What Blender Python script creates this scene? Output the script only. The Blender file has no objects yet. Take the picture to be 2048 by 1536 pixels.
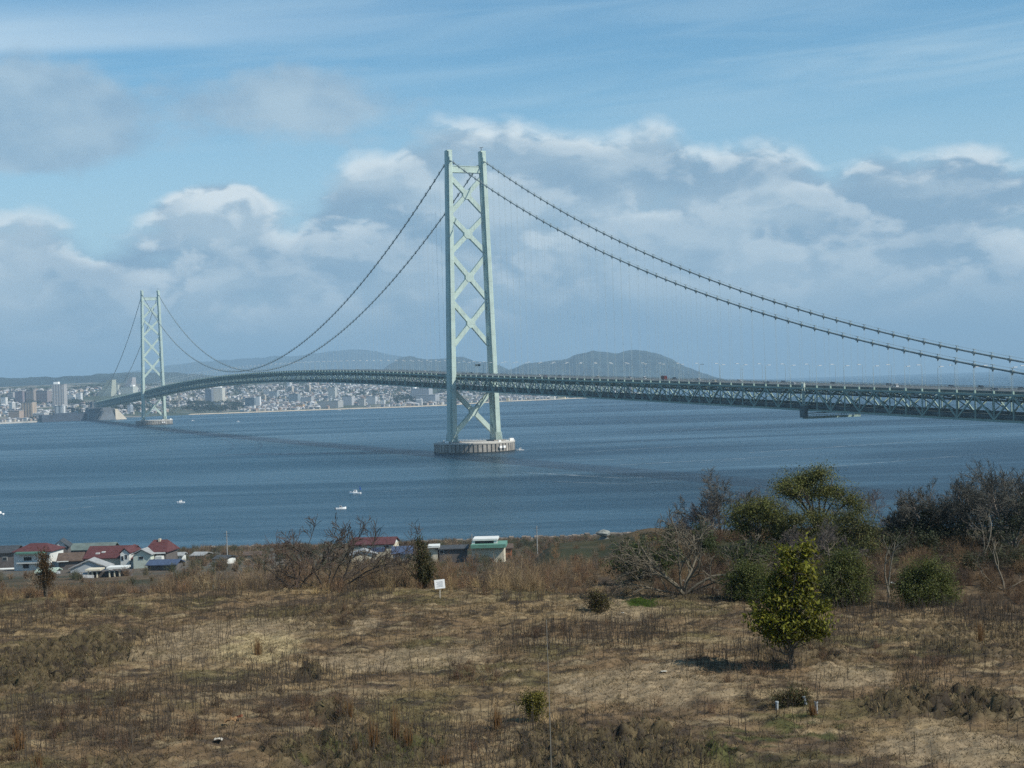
import bpy, math, random
import numpy as np
from mathutils import Vector, Matrix
R = math.radians
sc = bpy.context.scene
C = sc.collection
# ------------------------------------------------------------------ camera model (solved from the tower geometry)
F, PITCH, ROLL, ZC = 2994.2, -0.00053, 0.03191, 66.77
D3, AZ3, AXIS = 1484.4, -0.026358, -0.390465
ZF = 54.8                                         # level of the dry field
SUN_AZ, SUN_EL = 115.0, 45.0
def ray(u, v):
    U = (u - 1024) / F; V = (768 - v) / F; c, s = math.cos(ROLL), math.sin(ROLL)
    x = c * U + s * V; y = -s * U + c * V
    cp, sp = math.cos(PITCH), math.sin(PITCH)
    return (x, cp - sp * y, sp + cp * y)
def at(u, v, dist):                                # point at forward distance y = dist
    d = ray(u, v); t = dist / d[1]
    return Vector((d[0] * t, dist, ZC + d[2] * t))
def onz(u, v, z):
    d = ray(u, v); t = (z - ZC) / d[2]
    return Vector((d[0] * t, d[1] * t, z))
def AE(u, v):
    d = ray(u, v); return math.atan2(d[0], d[1]), d[2] / math.hypot(d[0], d[1])
# ------------------------------------------------------------------ numpy noise
def _hash(ix, iy, seed):
    h = (ix.astype(np.int64) * 374761393 + iy.astype(np.int64) * 668265263 + seed * 974711) & 0x7fffffff
    h = ((h ^ (h >> 13)) * 1274126177) & 0x7fffffff
    return ((h ^ (h >> 16)) & 0xffff) / 65535.0
def vnoise(x, y, seed=0):
    x = np.asarray(x, float); y = np.asarray(y, float)
    ix = np.floor(x); iy = np.floor(y); fx = x - ix; fy = y - iy
    fx = fx * fx * (3 - 2 * fx); fy = fy * fy * (3 - 2 * fy)
    a = _hash(ix, iy, seed); b = _hash(ix + 1, iy, seed); c = _hash(ix, iy + 1, seed); d = _hash(ix + 1, iy + 1, seed)
    return (a * (1 - fx) + b * fx) * (1 - fy) + (c * (1 - fx) + d * fx) * fy
def fbm(x, y, seed=0, o=4, g=.5):
    x = np.asarray(x, float); y = np.asarray(y, float)
    s = 0; a = 1; t = 0
    for i in range(o):
        s = s + a * vnoise(x * 2 ** i + 17.3 * i, y * 2 ** i - 9.1 * i, seed + i); t += a; a *= g
    return s / t
def sstep(a, b, x):
    t = np.clip((np.asarray(x, float) - a) / (b - a), 0, 1); return t * t * (3 - 2 * t)
# ------------------------------------------------------------------ node helpers
class X:
    nt = None
    def __init__(s, k): s.k = k
    def __add__(s, o): return mth('ADD', s, o)
    def __radd__(s, o): return mth('ADD', o, s)
    def __sub__(s, o): return mth('SUBTRACT', s, o)
    def __rsub__(s, o): return mth('SUBTRACT', o, s)
    def __mul__(s, o): return mth('MULTIPLY', s, o)
    def __rmul__(s, o): return mth('MULTIPLY', o, s)
    def __truediv__(s, o): return mth('DIVIDE', s, o)
def put(sock, v):
    if isinstance(v, X): X.nt.links.new(v.k, sock)
    elif isinstance(v, (tuple, list)):
        sock.default_value = tuple(v) + ((1,) if len(v) == 3 and len(sock.default_value) == 4 else ())
    else: sock.default_value = v
def mth(op, a, b=0.0, c=None, clamp=False):
    n = X.nt.nodes.new('ShaderNodeMath'); n.operation = op; n.use_clamp = clamp
    put(n.inputs[0], a); put(n.inputs[1], b)
    if c is not None: put(n.inputs[2], c)
    return X(n.outputs[0])
def remap(x, a, b, lo=0.0, hi=1.0, smooth=True):
    n = X.nt.nodes.new('ShaderNodeMapRange'); n.interpolation_type = 'SMOOTHSTEP' if smooth else 'LINEAR'
    put(n.inputs[0], x); put(n.inputs[1], a); put(n.inputs[2], b); put(n.inputs[3], lo); put(n.inputs[4], hi)
    return X(n.outputs[0])
def xyz(x, y, z=0.0):
    n = X.nt.nodes.new('ShaderNodeCombineXYZ'); put(n.inputs[0], x); put(n.inputs[1], y); put(n.inputs[2], z)
    return X(n.outputs[0])
def noise(vec, scale, detail=4, rough=.5, dist=0.0, col=False):
    n = X.nt.nodes.new('ShaderNodeTexNoise'); put(n.inputs['Vector'], vec); n.inputs['Scale'].default_value = scale
    n.inputs['Detail'].default_value = detail; n.inputs['Roughness'].default_value = rough; n.inputs['Distortion'].default_value = dist
    return X(n.outputs['Color' if col else 'Fac'])
def mix(f, a, b, blend='MIX'):
    n = X.nt.nodes.new('ShaderNodeMix'); n.data_type = 'RGBA'; n.blend_type = blend
    put(n.inputs[0], f); put(n.inputs[6], a); put(n.inputs[7], b)
    return X(n.outputs[2])
def sepx(v):
    n = X.nt.nodes.new('ShaderNodeSeparateXYZ'); put(n.inputs[0], v); return [X(o) for o in n.outputs]
def texco(which):
    n = X.nt.nodes.new('ShaderNodeTexCoord'); return X(n.outputs[which])
def geo(which):
    n = X.nt.nodes.new('ShaderNodeNewGeometry'); return X(n.outputs[which])
def attr(name):
    n = X.nt.nodes.new('ShaderNodeAttribute'); n.attribute_name = name; return X(n.outputs['Color'])
def begin(name):
    m = bpy.data.materials.new(name); m.use_nodes = True; X.nt = m.node_tree
    return m, m.node_tree.nodes['Principled BSDF']
def bump(h, strength, dist):
    n = X.nt.nodes.new('ShaderNodeBump'); put(n.inputs['Height'], h)
    n.inputs['Strength'].default_value = strength; n.inputs['Distance'].default_value = dist
    return X(n.outputs[0])
def mat(name, col, rough=.7, var=.25, scale=1.0, island=0.0, metal=0.0, spec=.3, detail=5):
    m, b = begin(name)
    n = noise(texco('Object'), scale, detail, .6)
    c = mix(remap(n, .3, .7), tuple(x * (1 - var) for x in col), tuple(min(1, x * (1 + var)) for x in col))
    if island:
        k = geo('Random Per Island') * (2 * island) + (1 - island)
        c = mix(1.0, c, xyz(k, k, k), 'MULTIPLY')
    put(b.inputs['Base Color'], c); b.inputs['Roughness'].default_value = rough
    b.inputs['Metallic'].default_value = metal; b.inputs['Specular IOR Level'].default_value = spec
    return m
TINT = .54
def mat_attr(name, rough=.9, trans=0.0, spec=.15, fine=0.0):
    m, b = begin(name); c = attr('col')
    if fine:
        n = noise(geo('Position'), fine, 6, .65)
        k = remap(n, .25, .75, .62, 1.4); c = mix(1.0, c, xyz(k, k, k), 'MULTIPLY')
    put(b.inputs['Base Color'], mix(1.0, c, (TINT,) * 3, 'MULTIPLY') if name in ('dry_soil', 'dry_grass') else c); b.inputs['Roughness'].default_value = rough
    b.inputs['Specular IOR Level'].default_value = spec
    if trans:
        t = X.nt.nodes.new('ShaderNodeBsdfTranslucent'); put(t.inputs[0], c)
        mx = X.nt.nodes.new('ShaderNodeMixShader'); mx.inputs[0].default_value = trans
        X.nt.links.new(b.outputs[0], mx.inputs[1]); X.nt.links.new(t.outputs[0], mx.inputs[2])
        X.nt.links.new(mx.outputs[0], X.nt.nodes['Material Output'].inputs['Surface'])
    return m
# ------------------------------------------------------------------ mesh helpers
def link(name, me, mats, parent=None):
    o = bpy.data.objects.new(name, me); C.objects.link(o)
    for m in (mats if isinstance(mats, (list, tuple)) else [mats]): me.materials.append(m)
    if parent: o.parent = parent
    return o
def tag(o, label=None, cat=None, group=None, kind=None):
    if label: o['label'] = label
    if cat: o['category'] = cat
    if group: o['group'] = group
    if kind: o['kind'] = kind
    return o
def empty(name, loc=(0, 0, 0), rz=0, parent=None):
    o = bpy.data.objects.new(name, None); C.objects.link(o); o.location = loc; o.rotation_euler = (0, 0, rz)
    o.empty_display_size = .1
    if parent: o.parent = parent
    return o
class MB:
    def __init__(s): s.v = []; s.f = []; s.mi = []
    def quad(s, pts, mi=0):
        n = len(s.v); s.v += [tuple(p) for p in pts]; s.f.append(tuple(range(n, n + len(pts)))); s.mi.append(mi); return s
    def hexa(s, b, t, mi=0):                       # bottom ring, top ring
        n = len(s.v); k = len(b); s.v += [tuple(p) for p in b] + [tuple(p) for p in t]
        s.f.append(tuple(range(n + k - 1, n - 1, -1))); s.f.append(tuple(range(n + k, n + 2 * k)))
        for i in range(k): s.f.append((n + i, n + (i + 1) % k, n + k + (i + 1) % k, n + k + i))
        s.mi += [mi] * (k + 2); return s
    def box(s, c, d, rz=0, mi=0):
        x, y, z = d[0] / 2, d[1] / 2, d[2] / 2; ca, sa = math.cos(rz), math.sin(rz)
        q = [(c[0] + a * x * ca - b * y * sa, c[1] + a * x * sa + b * y * ca) for a, b in ((-1, -1), (1, -1), (1, 1), (-1, 1))]
        return s.hexa([(p[0], p[1], c[2] - z) for p in q], [(p[0], p[1], c[2] + z) for p in q], mi)
    def beam(s, p0, p1, w, h, up=(0, 0, 1), mi=0):
        p0 = Vector(p0); p1 = Vector(p1); d = (p1 - p0).normalized(); up = Vector(up)
        if abs(d.dot(up)) > .98: up = Vector((0, 1, 0))
        sx = d.cross(up).normalized() * (w / 2); sy = sx.cross(d).normalized() * (h / 2)
        r = lambda p: [p - sx - sy, p + sx - sy, p + sx + sy, p - sx + sy]
        return s.hexa(r(p0), r(p1), mi)
    def tube(s, pts, rad, k=6, mi=0):
        n0 = len(s.v); pts = [Vector(p) for p in pts]; m = len(pts)
        for i, p in enumerate(pts):
            d = (pts[min(i + 1, m - 1)] - pts[max(i - 1, 0)]).normalized()
            a = d.orthogonal() if i == 0 else (a - d * a.dot(d))
            a = a.normalized(); b = d.cross(a); r = rad[i] if isinstance(rad, (list, tuple)) else rad
            for j in range(k):
                t = 2 * math.pi * j / k; s.v.append(tuple(p + a * (math.cos(t) * r) + b * (math.sin(t) * r)))
        for i in range(m - 1):
            for j in range(k):
                s.f.append((n0 + i * k + j, n0 + i * k + (j + 1) % k, n0 + (i + 1) * k + (j + 1) % k, n0 + (i + 1) * k + j)); s.mi.append(mi)
        s.f.append(tuple(n0 + j for j in range(k - 1, -1, -1))); s.f.append(tuple(n0 + (m - 1) * k + j for j in range(k))); s.mi += [mi, mi]
        return s
    def lathe(s, prof, k=48, mi=0, cx=0, cy=0):
        n0 = len(s.v)
        for r, z in prof:
            for j in range(k):
                t = 2 * math.pi * j / k; s.v.append((cx + r * math.cos(t), cy + r * math.sin(t), z))
        for i in range(len(prof) - 1):
            for j in range(k):
                s.f.append((n0 + i * k + j, n0 + i * k + (j + 1) % k, n0 + (i + 1) * k + (j + 1) % k, n0 + (i + 1) * k + j)); s.mi.append(mi)
        s.f.append(tuple(n0 + (len(prof) - 1) * k + j for j in range(k))); s.mi.append(mi)
        return s
    def build(s, name, mats, parent=None, smooth=False):
        me = bpy.data.meshes.new(name); me.from_pydata(s.v, [], s.f); me.update()
        o = link(name, me, mats, parent)
        if any(s.mi): me.polygons.foreach_set('material_index', s.mi)
        if smooth: me.polygons.foreach_set('use_smooth', [True] * len(me.polygons))
        return o
def raw_mesh(name, V, Fc, mats, parent=None, col=None, smooth=False):
    V = np.ascontiguousarray(V, np.float32); Fc = np.ascontiguousarray(Fc, np.int32); k = Fc.shape[1]
    me = bpy.data.meshes.new(name); me.vertices.add(len(V)); me.vertices.foreach_set('co', V.ravel())
    me.loops.add(Fc.size); me.loops.foreach_set('vertex_index', Fc.ravel())
    me.polygons.add(len(Fc)); me.polygons.foreach_set('loop_start', np.arange(0, Fc.size, k, dtype=np.int32))
    try: me.polygons.foreach_set('loop_total', np.full(len(Fc), k, np.int32))
    except Exception: pass
    if smooth: me.polygons.foreach_set('use_smooth', np.ones(len(Fc), bool))
    me.update(calc_edges=True)
    if col is not None:
        a = me.color_attributes.new('col', 'FLOAT_COLOR', 'POINT')
        a.data.foreach_set('color', np.concatenate([col, np.ones((len(V), 1))], 1).astype(np.float32).ravel())
    return link(name, me, mats, parent)
def grid_mesh(name, xs, ys, zf, mats, col=None, smooth=True):
    gx, gy = np.meshgrid(xs, ys); gz = zf(gx, gy); nx, ny = len(xs), len(ys)
    V = np.stack([gx, gy, gz], -1).reshape(-1, 3)
    i = (np.arange(ny - 1)[:, None] * nx + np.arange(nx - 1)[None]).ravel()
    o = raw_mesh(name, V, np.stack([i, i + 1, i + nx + 1, i + nx], 1), mats, None, None if col is None else col(gx.ravel(), gy.ravel()), smooth)
    return o
def copy_tree(o, parent=None):
    c = o.copy(); C.objects.link(c); c.parent = parent
    for ch in list(o.children): copy_tree(ch, c)
    return c
# ------------------------------------------------------------------ render, camera, sun, sky
sc.render.engine = 'CYCLES'
sc.cycles.use_denoising = False
sc.cycles.max_bounces = 5; sc.cycles.diffuse_bounces = 2; sc.cycles.glossy_bounces = 2
sc.cycles.volume_bounces = 0; sc.cycles.transparent_max_bounces = 6; sc.cycles.transmission_bounces = 2
sc.cycles.sample_clamp_indirect = 6
sc.view_settings.view_transform = 'Standard'; sc.view_settings.look = 'None'
sc.view_settings.exposure = 0.28; sc.view_settings.gamma = 1.0
cd = bpy.data.cameras.new('camera'); cam = bpy.data.objects.new('camera', cd); C.objects.link(cam); sc.camera = cam
cd.sensor_width = 36; cd.lens = 36 * F / 2048; cd.clip_start = .5; cd.clip_end = 90000
cp, sp, cr, sr = math.cos(PITCH), math.sin(PITCH), math.cos(ROLL), math.sin(ROLL)
fw = Vector((0, cp, sp)); u0 = Vector((0, -sp, cp)); r0 = Vector((1, 0, 0))
rt = r0 * cr - u0 * sr; up = r0 * sr + u0 * cr
cam.matrix_world = Matrix(((rt.x, up.x, -fw.x, 0), (rt.y, up.y, -fw.y, 0), (rt.z, up.z, -fw.z, ZC), (0, 0, 0, 1)))
sd = bpy.data.lights.new('sun', 'SUN'); sun = bpy.data.objects.new('sun', sd); C.objects.link(sun)
sd.energy = 5.0; sd.angle = R(.55); sd.color = (1.0, .93, .82)
sdir = Vector((math.sin(R(SUN_AZ)) * math.cos(R(SUN_EL)), math.cos(R(SUN_AZ)) * math.cos(R(SUN_EL)), math.sin(R(SUN_EL))))
sun.rotation_euler = sdir.to_track_quat('Z', 'Y').to_euler(); sun.location = (200, -100, 500)

def make_world():
    w = bpy.data.worlds.new('World'); sc.world = w; w.use_nodes = True; nt = X.nt = w.node_tree
    bg = nt.nodes['Background']; ST = .1; bg.inputs[1].default_value = ST
    sky = nt.nodes.new('ShaderNodeTexSky'); sky.sky_type = 'NISHITA'; sky.sun_disc = False
    sky.sun_elevation = R(SUN_EL); sky.sun_rotation = R(SUN_AZ); sky.altitude = 60; sky.air_density = 1.0; sky.dust_density = .6; sky.ozone_density = 1.6
    x, y, z = sepx(texco('Generated'))
    A = mth('ARCTAN2', x, y); E = z / mth('MAXIMUM', mth('SQRT', x * x + y * y), .08)
    def L(rgb): return tuple(c * 1.04 / ST for c in rgb)
    base = mix(1.0, X(sky.outputs[0]), (.60, .98, 1.07), 'MULTIPLY')
    # upper boundary of the cloud deck as a curve over azimuth
    fc = nt.nodes.new('ShaderNodeFloatCurve'); cu = fc.mapping.curves[0]
    prof = [(-400, 330), (-100, 420), (60, 440), (200, 470), (300, 440), (420, 385), (480, 375), (560, 430), (610, 400), (720, 310), (860, 262), (960, 250), (1080, 246), (1200, 262), (1290, 244), (1390, 280), (1450, 295),
            (1560, 272), (1640, 300), (1660, 322), (1750, 298), (1830, 322), (1870, 316), (1960, 288), (2030, 310), (2300, 290)]
    pts = []
    for u, v in prof:
        a, e = AE(u, v); pts.append(((a + .6) / 1.2, e / .3))
    pts = [(0, .55)] + pts + [(1, .5)]
    while len(cu.points) < len(pts): cu.points.new(.5, .5)
    for p, (a, b) in zip(cu.points, pts): p.location = (a, b)
    fc.mapping.update(); put(fc.inputs['Value'], remap(A, -.6, .6, 0, 1, False)); B = X(fc.outputs[0]) * .3
    def gauss(u, v, ru, rv):
        a, e = AE(u, v); p = (A - a) / (ru / F); q = (E - e) / (rv / F)
        return mth('EXPONENT', (p * p + q * q) * -1.0)
    P = xyz(A, E * 1.5, .37)
    wv = noise(P, 16, 3, .5, 0, True)
    w1, w2, _ = sepx(wv)
    Aw = A + (w1 - .5) * .035; Ew = E + (w2 - .5) * .022
    def field(dA, dE):
        q = xyz(Aw + dA, (Ew + dE) * 1.75, .37)
        return noise(q, 17, 8, .5)
    n0 = field(0, 0); n1 = field(.006, .0095)
    big = noise(xyz(A, E * 2.6, 3.1), 8, 4, .5)
    dep = (B - Ew) / .021                            # depth below the top of the deck
    dep = dep + gauss(430, 410, 110, 40) * 2.0
    D = mth('MINIMUM', mth('MAXIMUM', dep, -2.2), 1.1) + (n0 - .5) * 3.1
    sof = gauss(600, 225, 290, 100) * 1.95 + gauss(50, 220, 150, 110) * 2.2 + gauss(230, 210, 90, 40) * .6 + gauss(30, 300, 200, 45) * .9
    sof = sof + gauss(1330, 250, 70, 30) * 1.0
    Ds = sof - .95 + (noise(P, 15, 9, .58) - .5) * 3.0
    mk = remap(D, -.3, .85); ms = remap(Ds, -.25, .7) * .8
    low = remap(E, .0, .07)                          # contrast fades towards the hazy horizon
    lit = remap(n0 - n1, -.05, .10)
    rim = remap(D, .0, 1.5, 1.0, 0.0)
    dk = gauss(410, 515, 190, 32) * .22 + gauss(660, 430, 120, 36) * .14 + gauss(1510, 470, 160, 32) * .14 + gauss(1840, 415, 140, 26) * .14 - gauss(1480, 480, 45, 35) * .2 - gauss(1080, 500, 110, 40) * .12
    thick = remap(big + (n0 - .5) * .5 - dk, .33, .64)
    br = mth('ADD', rim * lit * 1.0, lit * .34 * remap(D, .3, 2.0, 1, .55), clamp=True)
    br = mth('ADD', br, gauss(440, 400, 110, 45) * .75 * lit, clamp=True)
    br = mth('ADD', br, gauss(905, 268, 90, 28) * .3 * lit, clamp=True)
    grey = mix(thick, L((.215, .335, .445)), L((.365, .475, .555)))
    hi = L((.63, .70, .725))
    ccol = mix(br * low, grey, hi)
    ccol = mix(remap(E, .0, .075), L((.24, .36, .455)), ccol)
    # thin high cirrus
    ci = noise(xyz(A * .55, E * 5.5 - A * .35, 7.7), 9, 5, .55, .6)
    cim = remap(ci, .38, .72) * remap(E, .13, .2) * .22
    a0, e0 = AE(0, 100); a1, e1 = AE(950, 42)
    line = E - (e0 + (A - a0) * ((e1 - e0) / (a1 - a0)))
    cb = remap(line, -.007, .003) * remap(line, .003, .04, 1, 0) * remap(A, -.5, -.02, 1.0, .0, False)
    cbk = cb * .8
    cim = mth('ADD', cim, gauss(1850, 110, 420, 45) * .3 * remap(ci, .3, .7), clamp=True)
    cim = mth('ADD', cim, remap(E, .09, .22, .62, .04), clamp=True)
    col = mix(cim, base, L((.42, .565, .655)))
    col = mix(cbk, col, L((.60, .70, .755)))
    scol = mix(remap(noise(P, 20, 5, .5), .3, .7), L((.24, .355, .465)), L((.38, .485, .56)))
    col = mix(ms, col, scol)
    col = mix(mk, col, ccol)
    col = mix(remap(E, -.02, .0), L((.2, .27, .33)), col)
    put(bg.inputs[0], col)
make_world()
# ------------------------------------------------------------------ terrain
EDGE_T = [-.36, -.213, -.052, .111, .271, .337, .5]; EDGE_Y = [90, 90, 88, 82.5, 76.3, 73.8, 73]
def edge_y(x, y): return np.interp(x / np.maximum(y, 20), EDGE_T, EDGE_Y)
E1 = [0, 3, 12, 25, 60, 115, 310, 500, 537, 560]; H1 = [0, -.75, -1.5, -4, -11, -19, -34.5, -50, -55.2, -56.2]
E2 = [0, 3, 8, 16, 30, 50, 70, 130, 320, 510, 545, 565]; H2 = [0, -.9, -1.1, -.5, -.3, -1.4, -5, -18, -35, -50, -55.2, -56.2]
ROUGH = []                                         # zones of turned clods: (cx, cy, rx, ry, strength)
def zone(u0, u1, v0, v1):
    a = onz((u0 + u1) / 2, v0, ZF); b = onz((u0 + u1) / 2, v1, ZF); l = onz(u0, (v0 + v1) / 2, ZF); r = onz(u1, (v0 + v1) / 2, ZF)
    return ((l.x + r.x) / 2, (a.y + b.y) / 2, (r.x - l.x) / 2, abs(a.y - b.y) / 2)
for q, k in (((-60, 250, 1262, 1400), .9), ((590, 650, 1330, 1356), 1.2), ((610, 730, 1405, 1445), 1.1), ((950, 1480, 1450, 1560), 1.0), ((1690, 2100, 1372, 1440), 1.1),
             ((1500, 1720, 1290, 1345), .5), ((500, 900, 1450, 1560), .8), ((1780, 2100, 1230, 1330), .45), ((1260, 1420, 1470, 1560), .7), ((560, 760, 1195, 1265), .4), ((100, 330, 1500, 1570), .5)):
    ROUGH.append(zone(*q) + (k,))
def zmask(x, y, z):
    d = ((x - z[0]) / z[2]) ** 2 + ((y - z[1]) / z[3]) ** 2 + (fbm(x * .9, y * .9, 5, 3) - .5) * 1.6
    return 1 - sstep(.45, 1.15, d)
def roughness(x, y):
    m = np.zeros_like(x)
    for z in ROUGH: m = np.maximum(m, zmask(x, y, z) * z[4])
    return m
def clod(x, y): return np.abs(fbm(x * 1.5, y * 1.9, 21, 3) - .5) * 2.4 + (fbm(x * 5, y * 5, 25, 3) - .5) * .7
def ground_z(x, y, fine=True):
    x = np.asarray(x, float); y = np.asarray(y, float)
    e = y - edge_y(x, y); t = x / np.maximum(y, 20)
    k = sstep(-.035, .03, t)
    h = ZF + np.interp(e, E1, H1) * (1 - k) + np.interp(e, E2, H2) * k
    h = h - k * (1 - sstep(.05, .095, t)) * 1.25 * sstep(4, 22, e)
    on = 1 - sstep(0, 6, e)
    h = h + (fbm(x * .12, y * .12, 11, 3) - .5) * (.5 * on + 1.2 * sstep(10, 60, e) * (1 - sstep(420, 480, e)))
    if fine:
        near = (1 - sstep(8, 25, e)) * sstep(30, 40, y)
        m = roughness(x, y)
        c = fbm(x * 2.1, y * 2.1, 21, 3); cl = clod(x, y)
        h = h + near * ((fbm(x * .8, y * .8, 31, 4) - .5) * .36 + (fbm(x * 2.6, y * 2.6, 35, 3) - .5) * .26 + m * (.40 * sstep(.0, .5, cl) - .2 + (fbm(x * 3.0, y * 3.0, 41, 5, .8) - .5) * 1.1))
    return h
COAST_X = [-9000, -3000, -1409, -1238, -1215, -1080, -850, -656, -358, -221, -120, -46, 60, 137, 221, 327, 600, 1500, 4000, 9000]
COAST_Y = [1500, 3300, 4113, 4270, 4420, 4640, 4690, 4780, 4800, 4900, 5200, 5440, 5500, 5560, 5680, 5720, 6300, 8600, 11500, 13500]
def far_z(x, y):
    d = y - np.interp(x, COAST_X, COAST_Y)
    h = np.interp(d, [-200, -40, 0, 60, 200, 600, 1400, 2400, 4000, 9000], [-2, -2, .3, 3.2, 6, 24, 74, 112, 120, 60])
    land = sstep(100, 700, d)
    h = h + land * (fbm(x / 500., y / 500., 61, 4) - .5) * 46
    r = sstep(-200, 600, x)
    h = h * (1 - .62 * r * sstep(0, 400, d))
    h = h * (1 - sstep(420, 620, x - (y - 5650) * .03)) - 2 * sstep(420, 620, x - (y - 5650) * .03)
    return np.maximum(h, -2)
def hit(fn, u, v, lo, hi, n=2500):
    d = np.array(ray(u, v)); t = np.linspace(lo, hi, n) / d[1]
    z = ZC + d[2] * t; g = fn(d[0] * t, d[1] * t); i = int(np.argmax(z < g))
    if i == 0: i = n - 1
    return Vector((d[0] * t[i], d[1] * t[i], float(g[i])))
def near_hit(u, v, lo=40, hi=640): return hit(lambda x, y: ground_z(x, y, False), u, v, lo, hi, 4000)
def far_hit(u, v): return hit(far_z, u, v, 3000, 9500)
# colours of the dry field, shared by the soil and by the grass that grows on it
def lerp(a, b, t): return a + (np.asarray(b) - a) * t[:, None]
Z_STRAW = zone(420, 620, 1262, 1330); Z_GREEN = zone(1255, 1312, 1203, 1216); Z_MOSS = [zone(1480, 1760, 1425, 1485), zone(1380, 1560, 1455, 1530), zone(560, 900, 1470, 1540), zone(1540, 1640, 1395, 1440)]
Z_BARE = [zone(700, 760, 1232, 1275), zone(1590, 1800, 1330, 1385), zone(1750, 2100, 1455, 1540), zone(280, 640, 1232, 1330), zone(1150, 1330, 1200, 1245), zone(640, 1000, 1290, 1340), zone(1100, 1500, 1330, 1420)]
def field_col(x, y):
    n = len(x); c = np.tile(np.array([.245, .168, .094]), (n, 1))
    a = fbm(x * .16, y * .22, 71, 4); b = fbm(x * .5, y * .7, 81, 4); g = fbm(x * .23 + 9, y * .3, 91, 4)
    c = lerp(c, [.30, .215, .115], sstep(.5, .68, a)); c = lerp(c, [.105, .075, .05], sstep(.5, .7, b) * .8)
    c = lerp(c, [.12, .12, .045], sstep(.55, .72, g) * .55)
    m = roughness(x, y); c = lerp(c, [.125, .10, .055], np.clip(m * 1.2, 0, 1) * .9); c = lerp(c, [.03, .024, .02], np.clip(m, 0, 1) * (1 - sstep(.05, .3, clod(x, y))) * .95); c = lerp(c, [.06, .047, .036], sstep(.53, .68, fbm(x * 1.3, y * 2.6, 111, 4)) * .85); c = lerp(c, [.42, .325, .19], sstep(.56, .7, fbm(x * .5, y * 1.7, 113, 5)) * .65 * (1 - np.clip(m * 1.2, 0, 1)))  # hollows between the clods get their shade painted into the colour
    for z in Z_BARE: c = lerp(c, [.40, .31, .195], zmask(x, y, z) * .75)
    c = lerp(c, [.50, .40, .22], zmask(x, y, Z_STRAW) * .85)
    for z in Z_MOSS: c = lerp(c, [.085, .10, .030], zmask(x, y, z) * sstep(.45, .62, fbm(x * 1.6, y * 1.9, 15, 4)) * .75)
    c = lerp(c, [.12, .19, .035], (1 - sstep(.7, 1.0, ((x - Z_GREEN[0]) / Z_GREEN[2]) ** 2 + ((y - Z_GREEN[1]) / Z_GREEN[3]) ** 2)) * .95)
    return c
def slope_col(x, y):
    e = y - edge_y(x, y); n = len(x)
    c = field_col(x, y)
    d = np.tile(np.array([.11, .078, .048]), (n, 1)); q = fbm(x * .05, y * .05, 101, 4); d = lerp(d, [.19, .135, .075], sstep(.45, .62, fbm(x * .2, y * .3, 103, 4)) * .8)
    d = lerp(d, [.05, .055, .025], sstep(.45, .65, q)); d = lerp(d, [.2, .19, .17], sstep(250, 330, e) * (.35 + .6 * q) * (1 - sstep(-.16, -.09, x / y)))
    return lerp(c, 0, np.zeros(n)) * (1 - sstep(1, 6, e))[:, None] + d * sstep(1, 6, e)[:, None]
m_soil = mat_attr('dry_soil', .95, fine=2.2)
def axis(*seg):
    a = []
    for lo, hi, st in seg: a += list(np.arange(lo, hi, st))
    return np.array(a + [seg[-1][1]])
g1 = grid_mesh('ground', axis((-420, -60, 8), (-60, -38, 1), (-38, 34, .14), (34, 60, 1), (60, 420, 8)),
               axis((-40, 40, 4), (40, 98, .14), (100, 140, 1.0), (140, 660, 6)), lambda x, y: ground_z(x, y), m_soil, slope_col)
tag(g1, kind='structure')
# ------------------------------------------------------------------ sea
def make_sea():
    m, b = begin('sea_water')
    p = geo('Position'); x, y, z = sepx(p)
    v = xyz(x * .22 + y * .05, y - x * .02)
    st = noise(v, 1 / 260., 5, .6, .8); st2 = noise(xyz(x * .12, y, 4.0), 1 / 70., 4, .6, .5)
    s = remap(st, .42, .64) * .7 + remap(st2, .5, .7) * .45 + remap(noise(xyz(x * .07, y + x * .1, 9.0), 1 / 24., 4, .65), .56, .72) * remap(st, .4, .55) * remap(x, -150, 250) * .4
    c = mix(remap(x, -250, 200), mix(s, (.006, .036, .062), (.028, .074, .108)), mix(s, (.002, .015, .030), (.024, .064, .096)))  # base colour dark rightward to mute the deck shadow, lighter leftward to strengthen it
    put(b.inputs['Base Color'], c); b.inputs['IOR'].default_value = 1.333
    put(b.inputs['Roughness'], .38 - s * .12); b.inputs['Specular IOR Level'].default_value = .42
    h = noise(p, .11, 4, .6) + noise(xyz(x * .5, y), .6, 3, .6) * .22
    put(b.inputs['Normal'], bump(h, .55, 2.6))
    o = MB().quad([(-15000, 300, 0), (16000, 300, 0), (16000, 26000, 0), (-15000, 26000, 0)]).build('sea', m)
    tag(o, kind='structure')
make_sea()
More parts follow.
